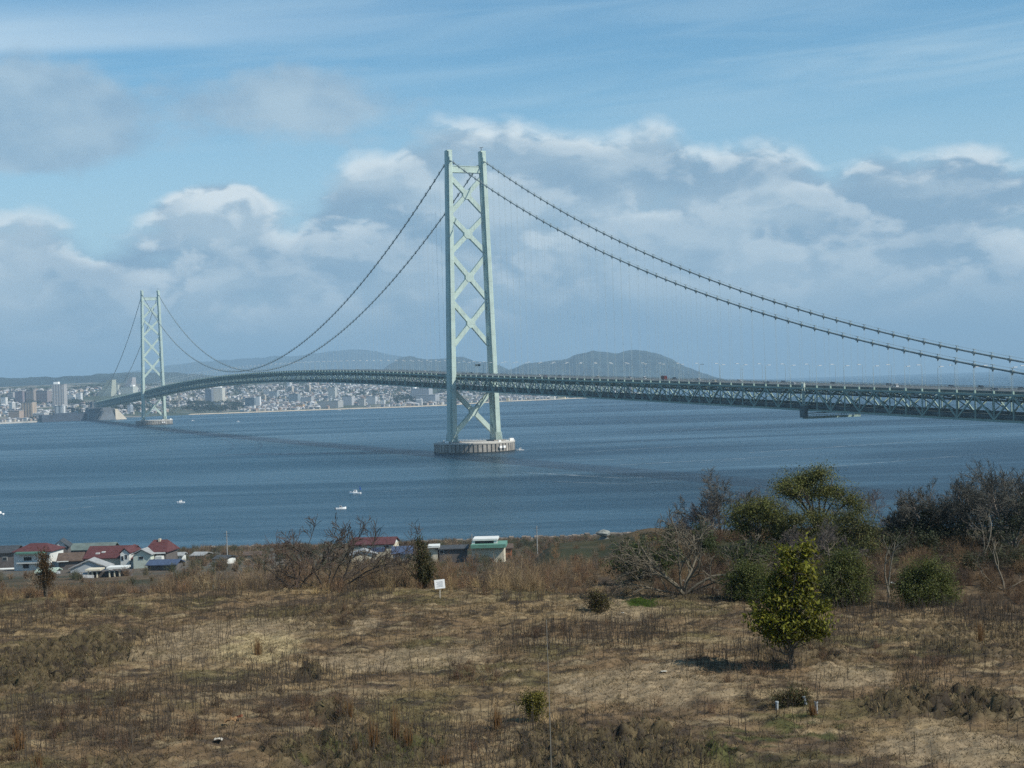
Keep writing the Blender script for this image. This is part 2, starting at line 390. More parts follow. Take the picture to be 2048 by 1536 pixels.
# ------------------------------------------------------------------ far shore and hills
m_far, b = begin('far_land')
q = geo('Position'); n1 = noise(q, 1 / 90., 6, .65); n2 = noise(q, 1 / 420., 3, .5)
c = mix(remap(n1, .38, .62), (.030, .045, .022), (.19, .175, .15)); c = mix(remap(n2, .45, .62), c, (.035, .05, .025))
put(b.inputs['Base Color'], c); b.inputs['Roughness'].default_value = .95
fs = grid_mesh('far_shore', axis((-2600, 1600, 25), (1600, 6000, 200)), axis((3200, 7400, 25), (7400, 14000, 150)), far_z, m_far)
tag(fs, kind='structure')
m_sand = mat('beach_sand', (.50, .42, .31), .95, .15, 1 / 30.)
def strip(name, us, inner, outer, z, m):
    mb = MB(); P = [Vector((x, np.interp(x, COAST_X, COAST_Y), 0)) for x in us]
    for i in range(len(P) - 1):
        a, b2 = P[i], P[i + 1]; z0 = lambda p, o: max(float(far_z(p.x, p.y + o)), -.4) + z
        mb.quad([(a.x, a.y + outer, z0(a, outer)), (b2.x, b2.y + outer, z0(b2, outer)), (b2.x, b2.y + inner, z0(b2, inner)), (a.x, a.y + inner, z0(a, inner))])
    return tag(mb.build(name, m), kind='structure')
strip('beach', np.linspace(-1010, 330, 90), 42, -4, .5, m_sand)
m_quay = mat('quay_concrete', (.42, .40, .36), .9, .2, 1 / 20.)
mb = MB()
qx = np.linspace(-2300, -1180, 40)
for i in range(39):
    a = (qx[i], np.interp(qx[i], COAST_X, COAST_Y)); c2 = (qx[i + 1], np.interp(qx[i + 1], COAST_X, COAST_Y))
    mb.hexa([(a[0], a[1] - 12, -1), (c2[0], c2[1] - 12, -1), (c2[0], c2[1] + 30, -1), (a[0], a[1] + 30, -1)], [(a[0], a[1] - 12, 3.6), (c2[0], c2[1] - 12, 3.6), (c2[0], c2[1] + 30, 3.6), (a[0], a[1] + 30, 3.6)])
tag(mb.build('quay', m_quay), 'long pale quay wall along the water under the far city', 'quay')
m_hill = mat('wooded_hill', (.022, .034, .030), .95, .45, 1 / 160.)
def ridge(dist, prof, depth, seed, bumpy=.06):
    us = np.array([p[0] for p in prof], float); vs = np.array([p[1] for p in prof], float)
    uu = np.linspace(us[0], us[-1], int((us[-1] - us[0]) / 5) + 2); vv = np.interp(uu, us, vs)
    vv = vv + (fbm(uu / 22., uu * 0, seed, 4) - .5) * 5.0
    top = [at(u, v, dist) for u, v in zip(uu, vv)]
    cs = np.linspace(-1, 1, 25); V = []
    for p in top:
        for t in cs:
            yy = dist + t * depth; xx = p.x + t * depth * .06
            prof_h = (math.cos(t * math.pi) * .5 + .5) ** .8
            h = max(p.z, 4) * prof_h * (1 - bumpy * 2 * abs(t) * (fbm(xx / (depth * .3), yy / (depth * .3), seed + 3, 4) * 2 - .4))
            V.append((xx, yy, h - 2 * abs(t)))
    ny = len(cs); i = (np.arange(len(uu) - 1)[:, None] * ny + np.arange(ny - 1)[None]).ravel()
    o = raw_mesh('hill', np.array(V, float), np.stack([i, i + ny, i + ny + 1, i + 1], 1), m_hill, None, None, True)
    return tag(o, kind='structure')
ridge(9200, [(-500, 770), (-250, 760), (-60, 758), (0, 755), (90, 755), (170, 751), (230, 746), (300, 744), (380, 747), (470, 754), (560, 762), (650, 776)], 1300, 201, 1.2)
ridge(21500, [(200, 752), (330, 731), (420, 722), (520, 714), (600, 711), (660, 704), (705, 699), (750, 703), (800, 713), (860, 722), (940, 734), (1010, 750)], 2200, 211, .8)
ridge(12500, [(740, 757), (775, 732), (800, 716), (820, 712), (845, 719), (880, 718), (925, 713), (950, 722), (975, 723), (1000, 732), (1030, 745), (1060, 760)], 1300, 221, .8)
ridge(11200, [(950, 758), (1010, 742), (1050, 727), (1090, 723), (1135, 718), (1150, 710), (1185, 702), (1235, 706), (1265, 699), (1290, 700), (1320, 709), (1345, 718), (1375, 735), (1405, 747), (1440, 757)], 1500, 231, .9)
# ------------------------------------------------------------------ air
m_haze = bpy.data.materials.new('haze'); m_haze.use_nodes = True; nt = m_haze.node_tree; nt.nodes.clear()
out = nt.nodes.new('ShaderNodeOutputMaterial'); pv = nt.nodes.new('ShaderNodeVolumePrincipled')
pv.inputs['Color'].default_value = (.42, .66, .88, 1); pv.inputs['Density'].default_value = 7.4e-5; pv.inputs['Anisotropy'].default_value = 0.0
nt.links.new(pv.outputs[0], out.inputs['Volume'])
hz = MB().box((500, 13000, 397), (33000, 28000, 800)).build('haze', m_haze); hz.display_type = 'WIRE'
tag(hz, kind='stuff')
# ------------------------------------------------------------------ bridge
O3 = (D3 * math.sin(AZ3), D3 * math.cos(AZ3))
def bw(s, l, z): return Vector((O3[0] + s * math.sin(AXIS) + l * math.cos(AXIS), O3[1] + s * math.cos(AXIS) - l * math.sin(AXIS), z))
def on_l(u, v, l):                                 # where the sight line meets the vertical plane at l across the deck
    d = ray(u, v); n = (math.cos(AXIS), -math.sin(AXIS))
    t = (l + O3[0] * n[0] + O3[1] * n[1]) / (d[0] * n[0] + d[1] * n[1]); px, py = d[0] * t - O3[0], d[1] * t - O3[1]
    return px * math.sin(AXIS) + py * math.cos(AXIS), ZC + d[2] * t
def zb(s):
    if s < 0: return 61.5 + .028 * s
    if s > 1991: return 61.5 - .028 * (s - 1991)
    return 61.5 + 18.5 * (1 - ((s - 995.5) / 995.5) ** 2)
def zc(s):
    if s < 0: return 290 + .4252 * s + 1.784e-4 * s * s
    if s > 1991: return zc(1991 - s)
    return 290 - 190.5 * (1 - ((s - 995.5) / 995.5) ** 2)
def m_paint(name, col, seam=True, var=.1):
    m, b = begin(name); x, y, z = sepx(texco('Object'))
    n = noise(texco('Object'), .12, 5, .6); n2 = noise(xyz(x, y, z * .08), .9, 4, .6)
    k = remap(n, .3, .7, 1 - var, 1 + var * .6) * remap(n2, .35, .75, 1.04, .9)
    if seam:
        f = mth('FRACT', z * (1 / 10.5)); k = k * remap(f, .0, .045, .72, 1.0, False)
    put(b.inputs['Base Color'], mix(1.0, col, xyz(k, k, k), 'MULTIPLY')); b.inputs['Roughness'].default_value = .55
    b.inputs['Specular IOR Level'].default_value = .3
    return m
m_tower = m_paint('pale_green_paint', (.44, .54, .485)); m_truss = m_paint('truss_green_paint', (.26, .355, .31), False)
m_cable = mat('cable_grey_green', (.22, .26, .25), .6, .2, .2); m_hang = mat('hanger_grey', (.34, .41, .42), .6, .1, .1)
m_road = mat('asphalt', (.11, .115, .115), .9, .2, .3); m_fascia = mat('deck_edge_steel', (.10, .13, .13), .7, .2, .3)
m_conc = mat('pier_concrete', (.27, .25, .22), .9, .25, .25, .22); m_wet = mat('wet_concrete', (.03, .035, .035), .5, .3, .4)
m_white = mat('white_paint', (.80, .80, .78), .45, .05, .5); m_dark = mat('dark_metal', (.04, .05, .055), .5, .2, .5)
bridge = empty('suspension_bridge', (O3[0], O3[1], 0), -AXIS)
tag(bridge, 'long pale green suspension bridge with two towers crossing the strait to the far city', 'bridge')
def tower(s0, name):
    t = empty(name, (0, s0, 0), 0, bridge)
    half = lambda z: 23.25 + (17.75 - 23.25) * (z - 10) / 287.0
    lw = lambda z: 7.0 - .9 * (z - 10) / 287; ld = lambda z: 14.8 - 4.6 * (z - 10) / 287
    def ring(sx, z, k=1.0):
        w, d = lw(z) / 2 * k, ld(z) / 2 * k; nw, nd = w - 1.55, d - 2.3; cx = sx * half(z)
        q = [(-nw, -d), (nw, -d), (nw, -nd), (w, -nd), (w, nd), (nw, nd), (nw, d), (-nw, d), (-nw, nd), (-w, nd), (-w, -nd), (-nw, -nd)]
        return [(cx + a, b, z) for a, b in q]
    for sx in (-1, 1):
        mb = MB(); zs = [10, 60, 110, 160, 210, 260, 297]
        for a, b2 in zip(zs[:-1], zs[1:]): mb.hexa(ring(sx, a), ring(sx, b2))
        for i in range(-3, 4):                      # stiffening fins at the foot
            for sy in (-1, 1):
                y0 = sy * ld(10) / 2; x0 = sx * 23.25 + i * 1.0
                mb.hexa([(x0 - .2, y0, 10.2), (x0 + .2, y0, 10.2), (x0 + .2, y0 + sy * 1.6, 10.2), (x0 - .2, y0 + sy * 1.6, 10.2)], [(x0 - .2, y0, 19), (x0 + .2, y0, 19), (x0 + .2, y0 + sy * .3, 19), (x0 - .2, y0 + sy * .3, 19)])
        leg = mb.build('leg', m_tower, t)
        MB().box((sx * 17.75, 0, 297.7), (5.2, 8.6, 1.4)).build('leg_cap', m_tower, t)
        for sy in (-5.3, 5.3): MB().box((sx * 17.75, sy, 289.5), (2.6, 2.4, 4.0)).build('cable_saddle', m_tower, t)
        MB().box((sx * 23.25, 0, 10.6), (12.5, 21, 1.2)).build('base_plate', m_conc, t)
    mt = MB().tube([(17.2, 0, 298.4), (17.2, 0, 302)], .35, 5).beam((15.5, 0, 301.8), (19.3, 0, 302.6), .5, .5).build('beacon', m_dark, t)
    MB().box((0, 0, 279.8), (2 * half(280) - lw(280) + .2, 4.6, 5.4)).box((0, 0, 282.9), (2 * half(280) - lw(280) + .4, 5.2, .7)).box((0, 0, 276.8), (2 * half(280) - lw(280) + .4, 5.2, .7)).build('crossbeam', m_tower, t)
    for zt, z0 in ((271, 238), (232, 199), (193, 152), (148, 106), (60, 19)):
        mb = MB(); w = 3.9 if zt > 70 else 4.1
        xa, xb2 = half(zt) - lw(zt) / 2 + .6, half(z0) - lw(z0) / 2 + .6
        zm = zt - (zt - z0) * xa / (xa + xb2)
        mb.beam((-xa, 0, zt), (xb2, 0, z0), 4.4, w, (0, 1, 0)); mb.beam((xa, 0, zt), (-xb2, 0, z0), 4.36, w, (0, 1, 0))
        q = [(math.cos(a) * 4.6, math.sin(a) * 4.9) for a in [math.pi * 2 * (i + .5) / 8 for i in range(8)]]
        mb.hexa([(a, -2.27, zm + b2) for a, b2 in q], [(a, 2.27, zm + b2) for a, b2 in q])
        mb.build('cross_brace', m_tower, t)
    return t
tower(0, 'tower'); tower(1991, 'tower')
def pier(s0):
    p = empty('pier', (0, s0, 0), 0, bridge)
    MB().lathe([(38.0, -1.8), (38.0, 9.3), (30, 9.35), (0.1, 9.4)], 72).build('caisson', m_conc, p)
    MB().lathe([(40.6, -1.8), (40.6, .9), (38.2, 1.0)], 72).build('tide_ring', m_wet, p)
    mb = MB(); rng = random.Random(3)
    for i in range(56):
        a = 2 * math.pi * i / 56
        mb.box((39.4 * math.cos(a), 39.4 * math.sin(a), 4.9), (1.3, 3.25 + rng.uniform(-.3, .2), 7.5), a)
    mb.build('fender_panels', m_conc, p)
    MB().lathe([(38.5, 8.8), (40.4, 8.8), (40.4, 9.9), (38.5, 9.95), (34, 9.9)], 72).build('rim_slab', m_quay, p)
    mb = MB()
    for i in range(72):
        a = 2 * math.pi * i / 72; mb.beam((40 * math.cos(a), 40 * math.sin(a), 9.9), (40 * math.cos(a), 40 * math.sin(a), 11.1), .12, .12)
        c2 = 2 * math.pi * (i + 1) / 72; mb.beam((40 * math.cos(a), 40 * math.sin(a), 11.0), (40 * math.cos(c2), 40 * math.sin(c2), 11.0), .1, .1)
    mb.build('railing', m_white, p)
    for c5, d5 in (((34, -14, 11.2), (4, 3, 2.6)), ((-32, -8, 11.0), (3, 3, 2.2)), ((14, -32.5, 10.9), (2.2, 2, 2))): MB().box(c5, d5).build('equipment_hut', m_white, p)
    MB().box((12, -39.9, 5.4), (3.0, .9, 2.2), .3).box((16.5, -38.2, 5.4), (3.0, .9, 2.2), .4).build('white_panel', m_white, p)
pier(0); pier(1991)
# deck: stiffening truss in 14.22 m panels
S0, S1, PAN = -960.0, 2951.0, 14.222
def truss():
    t = empty('stiffening_truss', (0, 0, 0), 0, bridge); n = int((S1 - S0) / PAN); S = [i * PAN - 14.222 * 67 for i in range(n)]
    for l in (-17.75, 17.75):
        ch = MB(); tc = MB(); po = MB(); di = po
        for i in range(len(S) - 1):
            a, b2 = S[i], S[i + 1]
            ch.beam((l, a, zb(a) + .5), (l, b2, zb(b2) + .5), .9, 1.1); tc.beam((l, a, zb(a) + 13.6), (l, b2, zb(b2) + 13.6), .9, 1.1)
            po.beam((l, a, zb(a) + 1), (l, a, zb(a) + 13.1), .55, .55)
            lo, hi2 = zb(a) + 1.0, zb(b2) + 13.1
            if i % 2: lo, hi2 = zb(a) + 13.1, zb(b2) + 1.0
            di.beam((l, a, lo), (l, b2, hi2), .62, .78)
            po.box((l, a, zb(a) + 14.9), (1.0, .9, 1.5))       # hanger socket
        ch.build('bottom_chord', m_truss, t); tc.build('top_chord', m_truss, t); po.build('web_lattice', m_truss, t)
    fl = MB(); br = MB()
    for i, a in enumerate(S):
        z = zb(a)
        fl.beam((-17.4, a, z + 12.9), (17.4, a, z + 12.9), .5, 1.2); fl.beam((-17.4, a, z + 10.6), (17.4, a, z + 10.6), .4, .4); fl.beam((-17.4, a, z + .55), (17.4, a, z + .55), .6, 1.0)
        for k in range(-4, 4): fl.beam((k * 4.3, a, z + (12.4 if k % 2 else 10.7)), (k * 4.3 + 4.3, a, z + (10.7 if k % 2 else 12.4)), .3, .3)
        br.beam((-17.4, a, z + 10.5), (-2, a, z + 1), .4, .45); br.beam((17.4, a, z + 10.5), (2, a, z + 1), .4, .45)
        if i + 1 < len(S):
            b2 = S[i + 1]; sg = 1 if i % 2 else -1
            br.beam((-17.4 * sg, a, zb(a) + .4), (17.4 * sg, b2, zb(b2) + .4), .5, .5)
    fl.build('floor_beam', m_truss, t); br.build('bracing', m_truss, t)
    wk = MB()
    for i in range(len(S) - 1):
        a, b2 = S[i], S[i + 1]
        for l, w in ((-12.5, 5.0), (12.5, 5.0), (0, 3.0)): wk.beam((l, a, zb(a) + 1.5), (l, b2, zb(b2) + 1.5), w, .35)
        for l in (-9, 9, -15.2, 15.2): wk.beam((l, a, zb(a) + 2.5), (l, b2, zb(b2) + 2.5), .12, 1.2)
        wk.beam((5.5, a, zb(a) + 9.3), (5.5, b2, zb(b2) + 9.3), .9, .9); wk.beam((-6, a, zb(a) + 9.8), (-6, b2, zb(b2) + 9.8), .7, .7)
    wk.build('service_walkway', m_fascia, t)
    rd = MB(); fas = {-15.2: MB(), 15.2: MB()}; rl = MB()
    for i in range(len(S) - 1):
        a, b2 = S[i], S[i + 1]
        rd.beam((0, a, zb(a) + 15.0), (0, b2, zb(b2) + 15.0), 30, .5)
        for l, fa in fas.items(): fa.beam((l, a, zb(a) + 14.75), (l, b2, zb(b2) + 14.75), .35, 1.3)
        for l in (-15.1, 15.1, -.4, .4):
            for h in (.35, .75, 1.1): rl.beam((l, a, zb(a) + 15.25 + h), (l, b2, zb(b2) + 15.25 + h), .1, .16)
            for k in range(4):
                y = a + k * 3.55; rl.beam((l, y, zb(y) + 15.25), (l, y, zb(y) + 16.4), .12, .12)
    rd.build('road_deck', m_road, bridge); [fa.build('deck_fascia', m_fascia, bridge) for fa in fas.values()]; rl.build('guard_rail', mat('rail_grey', (.33, .36, .35), .6, .1, .3), bridge)
    ln = MB()
    for i in range(len(S) - 1):
        a, b2 = S[i], S[i + 1]
        for l in (-13.2, -2.0, 2.0, 13.2): ln.beam((l, a, zb(a) + 15.257), (l, b2, zb(b2) + 15.257), .18, .012)
        for l in (-9.5, -5.8, 5.8, 9.5): ln.beam((l, a, zb(a) + 15.257), (l, a + 5.5, zb(a + 5.5) + 15.257), .16, .012)
    ln.build('lane_marking', m_white, bridge)
truss()
for l in (-17.75, 17.75):
    ss = list(np.arange(-960, -.1, 14.222)) + list(np.arange(0, 1991, 14.222)) + list(np.arange(1991, 2951, 14.222))
    c3 = MB().tube([(l, s, zc(s)) for s in ss], .52, 8).build('main_cable', m_cable, bridge, True)
    for sd2 in (-.55, .55): MB().tube([(l + sd2, s, zc(s) + 1.75) for s in ss if abs(s) > 12 and abs(s - 1991) > 12], .045, 3).build('hand_rope', m_cable, c3)
def band(mb, l, s, z):
    sl = (zc(s + 1) - zc(s - 1)) / 2; d = Vector((0, 1, sl)).normalized(); p = Vector((l, s, z))
    mb.beam(p - d * .9, p + d * .9, 1.4, 1.4); mb.beam(p + Vector((0, 0, -1.7)), p, .4, .9); mb.beam(p, p + Vector((0, 0, 2.0)), .22, .22)
    mb.beam(p + Vector((0, -.9, 1.8)), p + Vector((0, .9, 1.8 + 1.8 * sl * .5)), 1.2, .2)
hs = [(s, l) for s in np.arange(-14.222 * 66, 2950, 14.222) for l in (-17.75, 17.75) if zc(s) - zb(s) > 17 and abs(s) > 10 and abs(s - 1991) > 10]
hs.sort(key=lambda q: math.hypot(*bw(q[0], q[1], 0)[:2]) if -830 < q[0] else 1e9)
rest_h = MB(); rest_b = MB()
for i, (s, l) in enumerate(hs):
    z = zc(s)
    if i < 100:
        h = MB()
        for o in (-.3, .3): h.beam((l, s + o, zb(s) + 14.5), (l, s + o, z - 1.2), .05, .05)
        ho = h.build('hanger', m_hang, bridge); b3 = MB(); band(b3, l, s, z); b3.build('cable_band', m_cable, ho)
    else:
        for o in (-.3, .3): rest_h.beam((l, s + o, zb(s) + 14.5), (l, s + o, z - 1.2), .05, .05)
        band(rest_b, l, s, z)
tag(rest_h.build('hanger', m_hang, bridge), kind='stuff'); tag(rest_b.build('cable_band', m_cable, bridge), kind='stuff')
# far anchorage and approach
anc = empty('bridge_anchorage', bw(2951, 0, 0), -AXIS); tag(anc, 'massive dark concrete anchorage block where the bridge lands on the far shore', 'anchorage')
m_anc = mat('anchorage_concrete', (.11, .125, .14), .9, .2, .05)
MB().hexa([(-40, -25, -1), (42, -25, -1), (42, 60, -1), (-40, 60, -1)], [(-30, -8, 36), (30, -8, 36), (30, 60, 36), (-30, 60, 36)]).build('block', m_anc, anc)
MB().hexa([(-20, 5, 36), (20, 5, 36), (20, 58, 36), (-20, 58, 36)], [(-18, 8, 52), (18, 8, 52), (18, 56, 52), (-18, 56, 52)]).build('saddle_house', m_anc, anc)
MB().hexa([(42, -12, 0), (74, -6, 0), (74, 50, 0), (42, 50, 0)], [(42, -6, 30), (48, -4, 30), (48, 50, 30), (42, 50, 30)]).build('side_wall', mat('sunlit_side_tan', (.5, .45, .36), .9, .1, .1), anc)  # sunlit tan of this side is put into the wall colour
MB().box((-95, 60, 9), (120, 110, 20)).box((-90, 55, 20), (60, 60, 6)).build('annex', mat('annex_grey', (.06, .075, .10), .9, .2, .05), anc)
MB().beam((0, 60, zb(2951 + 60) + 15), (0, 700, zb(2951 + 60) + 12), 28, 2.2).build('approach_viaduct', m_anc, anc)
# inspection gantry under the near side span
gs, _ = on_l(1609, 800, -18.8); gz = zb(gs)
gan = empty('inspection_gantry', bw(gs, 0, gz), -AXIS); tag(gan, 'inspection gantry slung below the near deck of the bridge', 'gantry')
MB().beam((-19.5, 0, -4.2), (20.5, 0, -4.2), 3.4, 1.3).build('platform', m_truss, gan)
mb = MB()
for x in np.arange(-19.5, 20.6, 2): mb.beam((x, -1.5, -3.9), (x, -1.5, -2.6), .14, .14); mb.beam((x, 1.5, -3.9), (x, 1.5, -2.6), .14, .14)
for y in (-1.5, 1.5): mb.beam((-19.5, y, -2.6), (20.5, y, -2.6), .16, .16); mb.beam((-19.5, y, -1.5), (20.5, y, -1.5), .5, .5)
mb.build('railing', m_truss, gan)
for c5, d5 in (((-19.6, 0, -.4), (2.4, 5.2, 7.2)), ((19.6, 0, -1.4), (1.6, 3.6, 5))): MB().box(c5, d5).build('hanger_frame', m_fascia, gan)
mb = MB()
for y in (-1.2, 1.2): mb.beam((-19.4, y, 2), (-19.4, y, 17.5), .3, .3)
for z in np.arange(3, 17.6, 1.5): mb.beam((-19.4, -1.2, z), (-19.4, 1.2, z), .16, .16)
mb.box((-19.4, 0, 15.6), (1.2, 2.6, 2.2)); mb.build('ladder_tower', mat('pale_steel', (.5, .57, .5), .5, .1, .3), gan)
# street lamps along both edges of the deck
def lamp(side):
    t = empty('street_lamp'); k = -side
    MB().tube([(0, 0, 0), (0, 0, 6), (0, 0, 11.2), (k * .5, 0, 11.9), (k * 2.4, 0, 12.2)], [.16, .13, .1, .09, .08], 5).build('pole', m_hang, t)
    MB().box((k * 2.6, 0, 12.25), (2.3, .7, .36)).build('lamp_head', mat('lamp_white', (.5, .52, .52), .3, .03, .5), t)
    return t
s_a, _ = on_l(1875, 732, -14.6)
for side in (-1, 1):
    l = 14.6 * side; p = None
    s = s_a + (0 if side < 0 else -6.0)
    while s > -900: s -= 28.44
    while s < 1900:
        s += 28.44
        if p is None: p = lamp(side); o = p
        else: o = copy_tree(p)
        o.location = bw(s, l, zb(s) + 15.25); o.rotation_euler = (0, 0, -AXIS)
        if side < 0: tag(o, 'slim lamp post with white head along the near edge of the bridge deck', 'street lamp', 'lamp posts along the near edge of the deck')
        else: tag(o, 'slim lamp post with white head along the far edge of the bridge deck', 'street lamp', 'lamp posts along the far edge of the deck')
# vehicles crossing
m_glass = mat('dark_glass', (.02, .025, .03), .15, .1, 1, 0, 0, .5)
paints = {}
def paint(n, c):
    if n not in paints: paints[n] = mat('car_paint_' + n, c, .3, .05, 1, 0, 0, .5)
    return paints[n]
COLS = {'white': (.8, .8, .78), 'black': (.012, .013, .015), 'dark red': (.10, .03, .03), 'silver': (.5, .51, .52), 'dark blue': (.02, .03, .07), 'cream': (.6, .55, .42)}
m_tyre = mat('tyre_rubber', (.02, .02, .02), .9, .1, 1)
def vehicle(kind, cname):
    if kind == 'truck':
        t = empty('truck'); pm = paint(cname, COLS[cname])
        MB().box((0, -1.3, 2.15), (2.3, 5.6, 2.6)).build('cargo_box', pm, t); c4 = MB().hexa([(-1.1, 1.6, .6), (1.1, 1.6, .6), (1.1, 3.5, .6), (-1.1, 3.5, .6)], [(-1.1, 1.6, 2.7), (1.1, 1.6, 2.7), (1.1, 3.2, 2.7), (-1.1, 3.2, 2.7)]).build('cab', paint('white', COLS['white']), t)
        MB().box((0, 3.42, 2.0), (1.9, .2, .8)).build('windscreen', m_glass, c4); L4, W4, r = (-2.6, 2.5), 1.0, .48
    else:
        t = empty('car'); pm = paint(cname, COLS[cname]); hh = 1.5 if kind == 'car' else 1.85
        MB().hexa([(-.85, -2.15, .3), (.85, -2.15, .3), (.85, 2.15, .3), (-.85, 2.15, .3)], [(-.83, -2.1, .9), (.83, -2.1, .9), (.83, 2.05, .8), (-.83, 2.05, .8)]).hexa([(-.74, -1.95, hh - .12), (.74, -1.95, hh - .12), (.74, .35, hh - .12), (-.74, .35, hh - .12)], [(-.66, -1.7, hh), (.66, -1.7, hh), (.66, .15, hh), (-.66, .15, hh)]).build('body', pm, t)
        MB().hexa([(-.8, -2.05, .9), (.8, -2.05, .9), (.8, 1.15, .86), (-.8, 1.15, .86)], [(-.72, -1.9, hh - .12), (.72, -1.9, hh - .12), (.72, .3, hh - .12), (-.72, .3, hh - .12)]).build('window', m_glass, t); L4, W4, r = (-1.35, 1.35), .8, .32
    for y in L4:
        for x in (-W4, W4): MB().tube([(x - .1, y, r), (x + .1, y, r)], r, 10).build('wheel', m_tyre, t)
    return t
for u, v, l, kind, cn, where in [(1079, 745, 5, 'car', 'white', 'just right of the near tower'), (1090, 748, -5, 'car', 'dark red', 'just right of the near tower'), (1119, 746, 5, 'car', 'black', 'first dark one past the near tower'),
        (1196, 748, 5, 'car', 'cream', 'right of the near tower'), (1260, 750, 5, 'van', 'white', 'below the big hill'), (1289, 751, 5, 'van', 'white', 'below the big hill summit'), (1326, 753, -5, 'truck', 'dark red', 'on the near lanes before the big hill'),
        (1349, 751, 9, 'van', 'black', 'behind the red truck'), (1398, 753, 5, 'van', 'white', 'at the foot of the big hill'), (1428, 755, -9, 'car', 'cream', 'on the near lane past the big hill'), (1479, 756, 9, 'car', 'silver', 'midway along the near span'),
        (1533, 760, -6, 'car', 'black', 'on the near lane left of the gantry'), (1567, 758, 6, 'car', 'dark blue', 'on the far lane left of the gantry'), (1586, 764, -10, 'car', 'silver', 'right at the gantry ladder'), (1666, 761, 6, 'car', 'black', 'on the far lane right of the gantry'),
        (1779, 764, 9, 'car', 'black', 'side by side with a white van'), (1790, 768, -5, 'van', 'white', 'beside a dark car'), (1903, 769, 6, 'car', 'dark blue', 'below where the near cable nears the lamps'),
        (1963, 771, 4, 'van', 'black', 'the largest dark one near the right end'), (1988, 775, -8, 'car', 'dark blue', 'on the near lane near the right end'), (2043, 774, 4, 'car', 'black', 'cut by the right edge of the picture'),
        (850, 740, 5, 'car', 'white', 'just left of the near tower'), (780, 738, 5, 'car', 'silver', 'on the main span left of the near tower'), (943, 746, 5, 'van', 'black', 'between the legs of the near tower'), (962, 746, -6, 'car', 'black', 'passing the right leg of the near tower')]:
    s, _ = on_l(u, v, l); o = vehicle(kind, cn); o.location = bw(s, l, zb(s) + 15.256); o.rotation_euler = (0, 0, -AXIS + (math.pi if l > 0 else 0))
    o.rotation_euler.x = math.atan((zb(s + 1) - zb(s - 1)) / 2) * (-1 if l > 0 else 1)
    tag(o, f"{cn} {kind} driving on the bridge deck, {where}", kind, 'vehicles on the bridge')
s, _ = on_l(965, 731, 13.5); sg = empty('road_sign', bw(s, 0, zb(s) + 15.25), -AXIS); tag(sg, 'dark overhead road sign on a gantry beside the near tower', 'sign')
MB().tube([(14.4, 0, 0), (14.4, 0, 9.2)], .2, 6).beam((14.5, 0, 9), (5.5, 0, 9), .25, .25).build('post', m_hang, sg); MB().box((8.2, -.3, 8.9), (5.6, .2, 2.0)).build('board', mat('sign_dark', (.02, .04, .05), .6, .1, 1), sg)
# ------------------------------------------------------------------ city on the far shore
def m_facade(name, col, win=(.10, .12, .15), px=3.6, pz=3.1, fx=.5, fz=.5, stripes=False):
    m, b = begin(name); x, y, z = sepx(texco('Object'))
    a = mth('LESS_THAN', mth('FRACT', (x + y) * (1 / px)), fx); c = mth('LESS_THAN', mth('FRACT', z * (1 / pz)), fz)
    k = a if stripes else a * c
    n = noise(texco('Object'), .15, 3, .5); col2 = tuple(q * .82 for q in col)
    put(b.inputs['Base Color'], mix(k * .75, mix(n, col2, col), win)); b.inputs['Roughness'].default_value = .8
    return m
FAC = {}
def fac(n, c, **k):
    if n not in FAC: FAC[n] = m_facade('facade_' + n, c, **k)
    return FAC[n]
m_flat = mat('flat_roof', (.34, .34, .33), .9, .2, .2); m_rwhite = mat('white_roof', (.85, .85, .82), .8, .05, .2)
def block(u0, u1, vt, vb, col, name, label, cat='building', rz=-.25, depth=.7, pent=None, dist=None, roof=None, **kw):
    p = far_hit((u0 + u1) / 2, vb) if dist is None else at((u0 + u1) / 2, vb, dist)
    w = (u1 - u0) / F * p.y * .86; h = (vb - vt) / F * p.y
    o = empty('building', (p.x, p.y, p.z), rz); d = max(9, w * depth)
    MB().box((0, d / 2, h / 2 - 3), (w, d, h + 6)).build('wall', fac(name, col, **kw), o)
    MB().box((0, d / 2, h + .5), (w + .8, d + .8, 1.0)).build('roof', roof or m_flat, o)
    if pent: MB().box((pent[0] * w, d * .5, h + 1 + pent[2] / 2), (pent[1] * w, d * .5, pent[2])).build('rooftop_box', m_rwhite, o)
    tag(o, label, cat); return o
T = dict(stripes=True)
block(103, 131, 769, 812, (.44, .42, .40), 'tower', 'tall grey beige tower with a white box on its roof, highest on the far shore', rz=-.1, pent=(-.25, .4, 8), px=9, fx=.35, **T)
block(40, 68, 805, 838, (.50, .38, .26), 'tan', 'tan apartment block on the waterfront left of the tall grey tower', px=9, fx=.4, **T)
block(14, 42, 822, 839, (.42, .32, .25), 'brown', 'low brown block on the waterfront beside the tan apartments')
block(28, 48, 783, 806, (.27, .22, .24), 'mauve', 'leftmost of three dusky apartment towers behind the tan block', px=6, fx=.45, **T)
block(50, 70, 780, 806, (.36, .30, .25), 'dun', 'middle one of three dusky apartment towers, with a greenish front', px=6, fx=.45, **T)
block(70, 98, 782, 806, (.28, .23, .22), 'umber', 'wide right one of three dusky apartment towers beside the tall tower', px=6, fx=.45, **T)
block(107, 128, 812, 833, (.62, .64, .64), 'striped', 'white building with dark vertical stripes at the foot of the tall tower', px=14, fx=.45, **T)
block(62, 92, 827, 840, (.48, .46, .44), 'hall', 'low pale hall with a bright roof on the quay', roof=m_rwhite)
block(124, 146, 829, 834, (.75, .75, .74), 'terminal', 'low white terminal on the quay by the anchorage', roof=m_rwhite, dist=4330)
block(131, 149, 790, 800, (.72, .72, .70), 'school', 'long white building right of the tall tower', roof=m_rwhite)
